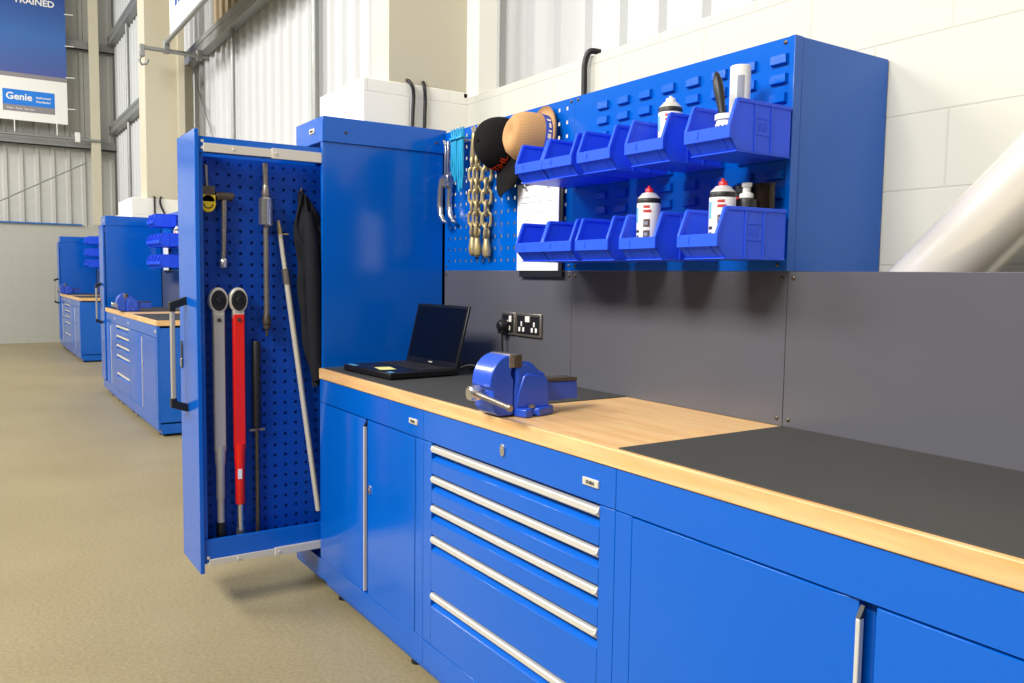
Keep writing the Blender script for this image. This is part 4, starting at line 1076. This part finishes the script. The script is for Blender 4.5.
# white banner on an outrigger over the middle bench
t = thing('hanging_banner', 'white banner with blue marks hung from scaffold tubes on the side wall', 'banner', (-6.5, 1.96, 3.95))
build('white_field', MB().box(-9.72, -4.3, 1.958, 1.963, 3.86, 5.6), M['banner_white'], t)
mk = MB()
for k in range(3):
    x0 = -9.45+0.15*k; mk.prism([(x0, 4.10), (x0+0.10, 4.10), (x0+0.16, 4.62), (x0+0.06, 4.62)], 'Y', 1.9555, 1.958)
build('blue_mark', mk, M['band_blue'], t)
t = thing('scaffold', 'galvanised scaffold tubes jutting from the side wall rail past the beige column', 'scaffold', (-9.9, 2.3, 3.74))
build('cross_tube', MB().cyl((-9.9, 2.40, 3.74), (-9.9, 1.69, 3.74), 0.024, n=12), M['galv'], t)
build('long_tube', MB().cyl((-9.95, 1.950, 3.82), (-4.2, 1.950, 3.82), 0.024, n=12), M['galv'], t)
build('clamp', MB().box(-9.93, -9.87, 1.925, 1.985, 3.71, 3.85), M['galv'], t, bevel=0.004)
build('clamp', MB().box(-9.93, -9.87, 2.27, 2.33, 3.69, 3.80), M['galv'], t, bevel=0.004)
build('clamp', MB().box(-9.93, -9.87, 1.68, 1.73, 3.64, 3.77), M['galv'], t, bevel=0.004)
build('hook', MB().tube([(-9.9, 1.70, 3.65), (-9.9, 1.675, 3.60), (-9.9, 1.70, 3.555), (-9.9, 1.75, 3.57), (-9.9, 1.77, 3.62)], 0.013, 8), M['galv'], t)

# ------------------------------------------------------------------ light
w = bpy.data.worlds.new('hall_daylight'); SC.world = w; w.use_nodes = True
bg = w.node_tree.nodes['Background']; bg.inputs['Color'].default_value = (1.0, 0.985, 0.955, 1); bg.inputs['Strength'].default_value = 0.16
def area(name, loc, target, sx, sy, power, col=(1, 0.97, 0.92)):
    l = bpy.data.lights.new(name, 'AREA'); l.shape = 'RECTANGLE'; l.size = sx; l.size_y = sy; l.energy = power; l.color = col
    o = bpy.data.objects.new(name, l); COL.objects.link(o); o.location = loc
    d = Vector(target)-Vector(loc); o.rotation_euler = d.to_track_quat('-Z', 'Y').to_euler()
    return o
area('added_fill_lamp', (-1.2, -4.0, 5.6), (-1.6, 1.6, 0.9), 3.6, 1.6, 930)
area('added_fill_lamp', (3.5, -2.2, 5.6), (-2.5, 1.4, 1.2), 2.4, 1.4, 120)  # unseen fill lamp, added behind the camera to brighten the faces turned to +X
area('added_fill_lamp', (-7.5, -4.4, 6.0), (-7.5, 1.4, 0.6), 3.6, 1.6, 680, (1, 0.98, 0.95))
area('added_fill_lamp', (-13.5, -4.4, 6.0), (-13.5, 1.4, 0.6), 3.6, 1.6, 720, (1, 0.98, 0.95))

# ------------------------------------------------------------------ camera
F, YAW, PIT, ROL = 829.55, radians(-56.459), radians(-4.4233), radians(0.7768)
cy, sy, cp, sp, cr, sr = cos(YAW), sin(YAW), cos(PIT), sin(PIT), cos(ROL), sin(ROL)
fwd = Vector((sy*cp, cy*cp, sp)); r = Vector((cy, -sy, 0)); u = r.cross(fwd)
R2 = r*cr+u*sr; U2 = u*cr-r*sr
cam = bpy.data.cameras.new('camera'); cam.sensor_width = 36.0; cam.lens = F*36.0/1024; cam.clip_start = 0.02
co = bpy.data.objects.new('camera', cam); COL.objects.link(co)
m = Matrix.Identity(4)
for i in range(3): m[i][0] = R2[i]; m[i][1] = U2[i]; m[i][2] = -fwd[i]
m[0][3], m[1][3], m[2][3] = 0, 0, 1.31
co.matrix_world = m
SC.camera = co

vs = SC.view_settings
vs.view_transform = 'Standard'; vs.look = 'None'; vs.gamma = 1.0; vs.use_curve_mapping = False
vs.exposure = -0.45
SC.cycles.use_denoising = True
